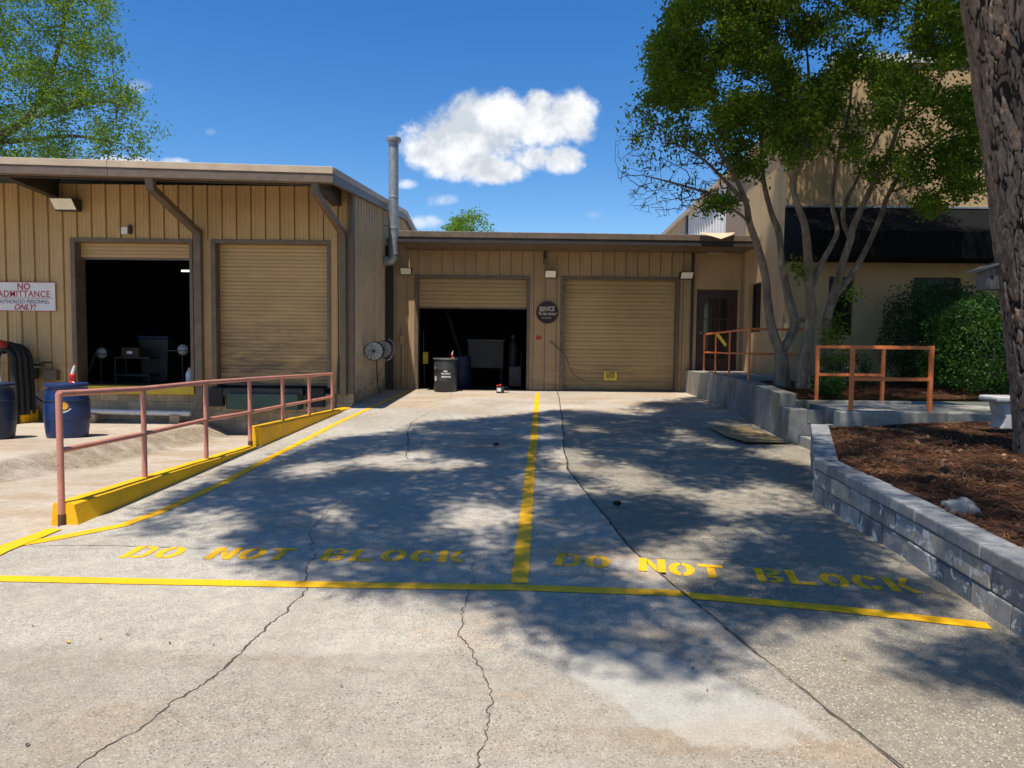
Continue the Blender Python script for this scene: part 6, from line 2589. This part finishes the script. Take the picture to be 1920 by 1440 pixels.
# trunk with bark plates as real relief
nz, na = 420, 220
z0, z1 = 0.25, 6.6
Vv = []
plate = []
for k in range(nz + 1):
    z = z0 + (z1 - z0) * k / nz
    c = pine_c(z)
    flare = 0.04 * math.exp(-(z - 0.45) * 3.0) if z > 0.3 else 0.06
    r_ = pr0 + (pr1 - pr0) * (z - 0.5) / 5.0 + flare
    for j in range(na):
        t_ = 2 * math.pi * j / na
        p = Vector((math.cos(t_) * r_, math.sin(t_) * r_, z))
        w = Vector((p.x * 11.0, p.y * 11.0, p.z * 2.7))
        w += 0.75 * Vector((noise.noise(w * 0.7), noise.noise(w * 0.7 + Vector((5, 0, 0))), noise.noise(w * 0.7 + Vector((0, 7, 0))))) + 0.35 * Vector((noise.noise(w * 2.6), noise.noise(w * 2.6 + Vector((5, 0, 0))), noise.noise(w * 2.6 + Vector((0, 7, 0)))))
        d, pts_ = noise.voronoi(w)
        edge_ = d[1] - d[0]
        h = min(1.0, edge_ / (0.08 + 0.16 * max(0.0, noise.noise(w * 0.6 + Vector((0, 0, 9))) + 0.3)))
        h = h * h * (3 - 2 * h)
        f0 = pts_[0]
        rc = abs(math.sin(f0.x * 12.9 + f0.y * 78.2 + f0.z * 37.7) * 43758.5) % 1.0
        w2 = Vector((p.x * 30, p.y * 30, p.z * 15)) + 0.6 * Vector((noise.noise(w * 1.7), noise.noise(w * 1.7 + Vector((3, 0, 0))), noise.noise(w * 1.7 + Vector((0, 3, 0)))))
        d2, q2 = noise.voronoi(w2)
        rc2 = abs(math.sin(q2[0].x * 12.9 + q2[0].y * 78.2 + q2[0].z * 37.7) * 43758.5) % 1.0
        disp = -0.024 * (1 - h) + 0.010 * (rc - 0.5) + 0.008 * (rc2 - 0.5) - 0.004 * (1 - min(1, (d2[1] - d2[0]) / 0.12)) + 0.004 * noise.noise(w * 6)
        rc = 0.55 * rc + 0.45 * rc2
        rr_ = r_ + disp
        Vv.append((c.x + math.cos(t_) * rr_, c.y + math.sin(t_) * rr_, z))
        plate.append((rc, h, 0, 1))
Ff = []
for k in range(nz):
    for j in range(na):
        a_ = k * na + j
        b_ = k * na + (j + 1) % na
        Ff.append((a_, b_, b_ + na, a_ + na))
to = tri_mesh('trunk', Vv, Ff, 'bark_pine', pine, smooth=True)
ca = to.data.color_attributes.new('plate', 'FLOAT_COLOR', 'POINT')
ca.data.foreach_set('color', np.array(plate, dtype=np.float32).ravel())
# upper trunk (out of the picture) and limbs carrying the crown over the drive
up_pts = [tuple(pine_c(6.4)), tuple(pine_c(8.0)), tuple(pine_c(10.0) + Vector((-0.2, -0.2, 0))), tuple(pine_c(12.0) + Vector((-0.5, -0.5, 0))), tuple(pine_c(14.0) + Vector((-0.8, -0.8, 0)))]
UP, UR = smooth_path(up_pts, [0.29, 0.26, 0.2, 0.14, 0.06], 4)
gnarly(UP, UR, 12, 0.08, 2.0).build('upper_trunk', 'bark_grey', pine, smooth=True)
SH = [(236, 1002), (300, 958), (420, 885), (520, 862), (600, 832), (690, 812), (760, 792), (860, 788), (985, 776), (1070, 768), (1150, 772), (1240, 752), (1300, 758), (1380, 800), (1470, 850), (1520, 905), (1600, 985), (1700, 1065), (1760, 1120), (1700, 1150), (1560, 1140), (1450, 1165), (1390, 1210), (1300, 1248), (1180, 1232), (1050, 1205), (930, 1165), (860, 1115), (700, 1100), (560, 1075), (420, 1010)]
SH2 = [(1680, 1235), (1760, 1190), (1900, 1180), (2100, 1230), (2000, 1320), (1800, 1290)]
d_ = SUN_D / -SUN_D.z
tuft = []
rd = random.Random(11)
GRP = [Vector(q) for q in gl(*SH)]
GRP2 = [Vector(q) for q in gl(*SH2)]
poly1 = [(q.x, q.y) for q in GRP]
poly2 = [(q.x, q.y) for q in GRP2]


def shade_ok(x, y, thr):
    n_ = noise.noise(Vector((x * 1.15 + 3, y * 0.75, 0.4))) + 0.45 * noise.noise(Vector((x * 2.9, y * 2.0, 2.0)))
    return n_ > thr


tries = 0
while len(tuft) < 3800 and tries < 60000:
    tries += 1
    x, y = rd.uniform(-3.6, 3.6), rd.uniform(2.8, 17.5)
    if in_poly(x, y, poly1):
        thr = -0.22
        # more light gaps towards the near left part
        if x < -0.8 and y < 9:
            thr = -0.19
    elif in_poly(x, y, poly2):
        thr = -0.25
    else:
        continue
    if not shade_ok(x, y, thr):
        continue
    hlo = max(8.2, (2.6 + 0.52 * y) / 1.17)
    h = hlo + rd.uniform(0, 2.2)
    q = Vector((x, y, zr(y))) - d_ * h
    tuft.append((q.x, q.y, q.z + zr(y) * 0))
# shade over the beds on the right
tries = 0
while len(tuft) < 6500 and tries < 60000:
    tries += 1
    x, y = rd.uniform(3.0, 14.0), rd.uniform(3.0, 16.2)
    if not shade_ok(x, y, -0.30 if y > 9.5 else -0.02):
        continue
    hlo = max(8.0, (2.6 + 0.52 * y) / 1.17)
    h = hlo + rd.uniform(0, 2.6)
    q = Vector((x, y, 0.6)) - d_ * h
    tuft.append((q.x, q.y, q.z))
tuft = np.array(tuft)
TP, TPAR, TR, TIDS = grow([UP], [[min(r_, 0.088) for r_ in UR]], tuft, seg=0.5, jit=0.08, sag=0.05, tip_r=0.006, expo=2.6)
nsu = len(UP)
tag(edges_mesh('branches', TP, TPAR, TR, 'bark_grey', pine, 5, np.array([i for i in range(nsu, len(TP)) if TPAR[i] >= 0])), kind='stuff')
Cl = []
for q in tuft:
    Cl.append(q + rng.normal(size=(38, 3)) * np.array([0.13, 0.13, 0.10]))
leaf_cloud('crown', np.concatenate(Cl, 0), 0.17, 0.034, 'needles', pine)

# unseen second pine, added to block sky and shade the beds and office front
p2 = thing('pine_tree', (10.2, 6.2, 0.5), 'unseen second pine added to shade the beds and office front', 'tree')
U2, R2 = smooth_path([(10.2, 6.2, 0.3), (10.15, 6.2, 3.0), (10.3, 6.1, 6.0), (10.2, 6.2, 9.0), (10.2, 6.2, 12.0)], [0.30, 0.26, 0.22, 0.15, 0.06], 5)
gnarly(U2, R2, 14, 0.1, 4.0).build('trunk', 'bark_grey', p2, smooth=True)
t2 = []
while len(t2) < 1500:
    z_ = rd.uniform(3.6, 12.0)
    rr_ = 3.6 * math.sqrt(max(0.05, 1 - (z_ - 3.6) / 9.5)) * math.sqrt(rd.random())
    a_ = rd.uniform(0, 6.283)
    q = (10.6 + rr_ * math.cos(a_), 6.3 + rr_ * 0.9 * math.sin(a_), z_)
    if q[0] < 0.80 * q[1] + 0.6 and z_ < 9:
        continue
    t2.append(q)
t2 = np.array(t2)
TP, TPAR, TR, TIDS = grow([U2], [[min(r_, 0.088) for r_ in R2]], t2, seg=0.5, jit=0.08, sag=0.05, tip_r=0.006, expo=2.6)
tag(edges_mesh('branches', TP, TPAR, TR, 'bark_grey', p2, 4, np.array([i for i in range(len(U2), len(TP)) if TPAR[i] >= 0])), kind='stuff')
leaf_cloud('crown', np.concatenate([q + rng.normal(size=(26, 3)) * np.array([0.18, 0.18, 0.12]) for q in t2], 0), 0.19, 0.045, 'needles', p2)

# birdhouse on the trunk
byc = PYY + 0.20
a, b = PY(1840, 510, byc), PY(1890, 545, byc)
xr = pine_c(b.z).x - pr0 - 0.01
bh = thing('birdhouse', ((a.x + xr) / 2, byc, b.z), 'weathered grey wooden birdhouse with a round hole nailed to the pine trunk', 'birdhouse')
xl = PY(1838, 530, byc).x
xr = pine_c(b.z).x - 0.255
mb = MB()
zb0, zb1 = PY(1845, 543, byc).z, PY(1836, 508, byc).z
mb.hexa([(xl + 0.015, byc - 0.085, zb0), (xr - 0.0, byc - 0.085, zb0 + 0.0), (xr, byc + 0.085, zb0), (xl + 0.015, byc + 0.085, zb0),
         (xl, byc - 0.085, zb1), (xr - 0.02, byc - 0.085, zb1 + 0.085), (xr - 0.02, byc + 0.085, zb1 + 0.085), (xl, byc + 0.085, zb1)])
mb.build('box', 'weathered_board', bh, bevel=0.003)
mb = MB()
rx0 = PY(1824, 513, byc).x
mb.hexa([(rx0, byc - 0.12, zb1 - 0.02), (xr - 0.0, byc - 0.12, zb1 + 0.095), (xr, byc + 0.12, zb1 + 0.095), (rx0, byc + 0.12, zb1 - 0.02),
         (rx0, byc - 0.12, zb1 + 0.002), (xr - 0.0, byc - 0.12, zb1 + 0.118), (xr, byc + 0.12, zb1 + 0.118), (rx0, byc + 0.12, zb1 + 0.002)])
mb.build('roof', 'weathered_board', bh, bevel=0.003)
MB().hexa([(xr + 0.001, byc - 0.06, zb0 - 0.05), (xr + 0.026, byc - 0.06, zb0 - 0.05), (xr + 0.026, byc + 0.06, zb0 - 0.05), (xr + 0.001, byc + 0.06, zb0 - 0.05),
           (xr - 0.03, byc - 0.05, zb1 + 0.19), (xr + 0.0, byc - 0.05, zb1 + 0.19), (xr + 0.0, byc + 0.05, zb1 + 0.19), (xr - 0.03, byc + 0.05, zb1 + 0.19)]).build('back_board', 'weathered_board', bh, bevel=0.003)
hx = xl + 0.065
MB().lathe((hx, byc - 0.087, zb0 + 0.12), [(0.021, 0.0), (0.021, 0.002)], 18, 'y').build('entry_hole', 'plastic_black', bh)
MB().box(hx + 0.045, hx + 0.048, byc - 0.0868, byc - 0.0852, zb0 + 0.005, zb1 + 0.02).build('board_gap', 'plastic_black', bh)


# ================================================================== hedges and shrubs
def bush(name, x0, x1, y0, y1, z0, z1, n, L, W, mat, label, seed, group=None):
    cx, cy = (x0 + x1) / 2, (y0 + y1) / 2
    o = thing(name, (cx, cy, z0), label, 'shrub', group)
    rr_ = np.random.default_rng(seed)
    # superellipsoid shell with noisy radius
    dirs = rr_.normal(size=(n, 3))
    dirs /= np.linalg.norm(dirs, axis=1)[:, None]
    sup = (np.abs(dirs) ** 3.2).sum(1) ** (-1 / 3.2)
    rad = sup * (1 - 0.42 * rr_.random(n) ** 1.8)
    nz_ = np.array([noise.noise(Vector((d[0] * 3.2 + seed, d[1] * 3.2, d[2] * 3.2))) + 0.5 * noise.noise(Vector((d[0] * 8 + seed, d[1] * 8, d[2] * 8))) for d in dirs])
    rad *= 1 + 0.24 * nz_
    C = np.stack([cx + dirs[:, 0] * rad * (x1 - x0) / 2, cy + dirs[:, 1] * rad * (y1 - y0) / 2, (z0 + z1) / 2 + dirs[:, 2] * rad * (z1 - z0) / 2], 1)
    C = C[C[:, 2] > z0 + 0.02]
    global rng
    leaf_cloud('foliage', C, L, W, mat, o, 0.25)
    mb = MB()
    rnd = random.Random(seed)
    for k in range(7):
        xx = cx + rnd.uniform(-0.25, 0.25) * (x1 - x0)
        yy = cy + rnd.uniform(-0.2, 0.2) * (y1 - y0)
        mb.tube([(cx + (xx - cx) * 0.5, cy + (yy - cy) * 0.5, z0 - 0.05), (xx, yy, z0 + (z1 - z0) * 0.45), (xx + rnd.uniform(-.25, .25), yy, z0 + (z1 - z0) * 0.8)], [0.022, 0.015, 0.006], 6)
    mb.build('stems', 'bark_grey', o, smooth=True)
    return o


bush('hedge_shrub', 7.55, 9.6, 11.95, 13.6, 0.80, 2.50, 20000, 0.06, 0.034, 'leaf_hedge', 'bright green clipped rounded hedge shrub beside the walkway', 21)
bush('hedge_shrub', 7.7, 9.5, 13.5, 15.3, 0.82, 2.85, 16000, 0.06, 0.032, 'leaf_hedge_dark', 'taller dark green shrub against the office wall behind the bright hedge', 22)
bush('hedge_shrub', 8.9, 12.2, 13.2, 15.2, 0.82, 2.55, 14000, 0.06, 0.032, 'leaf_hedge_dark', 'dark green shrub under the awning right of the other hedges', 23)
bush('low_shrub', 5.25, 5.75, 12.15, 12.55, 0.74, 1.15, 1000, 0.07, 0.035, 'leaf_hedge', 'small leafy shrub at the foot of the myrtle trunks behind the railing', 24)
bush('low_shrub', 6.0, 6.9, 13.3, 13.9, 0.80, 1.45, 1300, 0.06, 0.03, 'leaf_hedge_dark', 'loose low shrub between the myrtle and the hedge', 25)

# ================================================================== pine straw and litter in the beds
def straw(name, n, xa, xb, y0, y1, zf, lab):
    X, Y = [], []
    rnd = random.Random(3)
    out = []
    while len(out) < n:
        y = rnd.uniform(y0, y1)
        lo = xa(y)
        x = lo + (xb - lo) * rnd.random() ** 1.4
        if noise.noise(Vector((x * 0.9, y * 0.9, 5.0))) < rnd.uniform(-0.5, 0.25):
            continue
        out.append((x, y, zf(x, y) + rnd.uniform(0.004, 0.028)))
    C = np.array(out)
    N = len(C)
    th = rng.uniform(0, 2 * np.pi, N)
    a = np.stack([np.cos(th), np.sin(th), rng.normal(0, 0.12, N)], 1)
    s = np.stack([-np.sin(th), np.cos(th), np.zeros(N)], 1)
    L_ = rng.uniform(0.06, 0.19, N)[:, None]
    w = rng.uniform(0.0022, 0.0045, N)[:, None]
    mid = C + np.array([0, 0, 0.01]) * rng.random((N, 1))
    Vv = np.stack([C - a * L_ / 2 - s * w, C - a * L_ / 2 + s * w, C + a * L_ / 2 + s * w, C + a * L_ / 2 - s * w], 1).reshape(-1, 3)
    b = np.arange(N) * 4
    o = tri_mesh(name, Vv, np.stack([b, b + 1, b + 2, b + 3], 1), 'straw')
    tag(o, lab, 'pine straw', kind='stuff')
    return o


straw('pine_straw', 22000, lambda y: poly_x(BW, y) + 0.22, 8.5, 2.5, 9.85, zbed, 'reddish brown pine straw covering the lower bed')
straw('pine_straw', 6000, lambda y: poly_x(RW, y) + 0.3, 8.5, 12.05, 14.5, zup, 'brown pine straw and dead leaves under the myrtle')
# dry leaves in the beds
out = []
rnd = random.Random(9)
while len(out) < 1500:
    y = rnd.uniform(3, 9.8)
    x = poly_x(BW, y) + 0.25 + (rnd.random() ** 1.4) * 4
    if noise.noise(Vector((x * 1.2, y * 1.2, 9.0))) < rnd.uniform(-0.3, 0.4):
        continue
    out.append((x, y, zbed(x, y) + 0.012))
lo = leaf_cloud('dry_leaves', np.array(out), 0.05, 0.032, 'straw', None)
tag(lo, 'dry curled leaves scattered over the pine straw', 'leaf litter', kind='stuff')


# ================================================================== trees behind the buildings
def bg_tree(loc, label, poly, Yc, spread, n, lpt, L, W, mat, limbs, seed, sig=0.3):
    o = thing('background_tree', loc, label, 'tree')
    rnd = random.Random(seed)
    att = []
    xs_ = [p[0] for p in poly]
    ys_ = [p[1] for p in poly]
    tries = 0
    while len(att) < n and tries < 50000:
        tries += 1
        x, y = rnd.uniform(min(xs_), max(xs_)), rnd.uniform(min(ys_), max(ys_))
        if not in_poly(x, y, poly):
            continue
        if noise.noise(Vector((x / 42, y / 42, seed))) < rnd.uniform(-0.30, 0.10):
            continue
        att.append(tuple(PY(x, y, Yc + rnd.uniform(-spread, spread))))
    S_, R_ = [], []
    for pts, rr_ in limbs:
        a_, b_ = smooth_path([tuple(PY(x, y, Yc + d)) for (x, y, d) in pts], rr_, 4)
        S_.append(a_)
        R_.append(b_)
        gnarly(a_, b_, 8, 0.1, 1.0).build('trunk', 'bark_grey', o, smooth=True)
    P_, pa_, ra_, _ = grow(S_, [[min(v, 0.085) for v in q] for q in R_], att, seg=0.5, jit=0.07, sag=0.03, tip_r=0.007)
    k0 = sum(len(q) for q in S_)
    tag(edges_mesh('branches', P_, pa_, ra_, 'bark_grey', o, 4, np.array([i for i in range(k0, len(P_)) if pa_[i] >= 0])), kind='stuff')
    Cl = [np.array(a_) + rng.normal(size=(lpt, 3)) * sig for a_ in att]
    leaf_cloud('crown', np.concatenate(Cl, 0), L, W, mat, o, 0.0)


bg_tree((-21.5, 27, 0), 'spreading light green tree rising behind the warehouse roof',
        [(-300, 330), (-300, -260), (60, -230), (190, -60), (205, 60), (225, 95), (222, 130), (245, 165), (262, 215), (300, 240), (308, 262), (285, 320), (180, 335)],
        27, 3.0, 900, 85, 0.13, 0.066, 'leaf_bg',
        [([(-160, 700, 0), (-150, 450, 0), (-120, 330, 0), (-20, 268, 0), (50, 222, 0), (85, 165, .3), (112, 80, .6), (130, -20, 1)], [0.5, 0.42, 0.34, 0.17, 0.14, 0.11, 0.08, 0.05]),
         ([(-120, 330, 0), (-90, 200, -.6), (-60, 60, -1), (-40, -120, -1.2)], [0.26, 0.2, 0.14, 0.07]),
         ([(50, 222, 0), (120, 205, -.5), (190, 190, -.9), (235, 200, -1)], [0.10, 0.08, 0.05, 0.03]),
         ([(-20, 268, 0), (60, 262, .6), (140, 255, 1.0), (230, 270, 1.2)], [0.11, 0.085, 0.06, 0.03])], 31, 0.24)
bg_tree((-3.0, 46, 0), 'small bright yellow green treetop showing above the workshop roof',
        [(828, 450), (832, 428), (850, 420), (862, 410), (885, 402), (905, 408), (918, 422), (922, 450), (900, 500), (850, 500)],
        46, 1.6, 130, 50, 0.16, 0.09, 'leaf_bright',
        [([(880, 700, 0), (878, 560, 0), (880, 490, 0), (882, 430, 0)], [0.28, 0.22, 0.14, 0.06])], 33, 0.22)
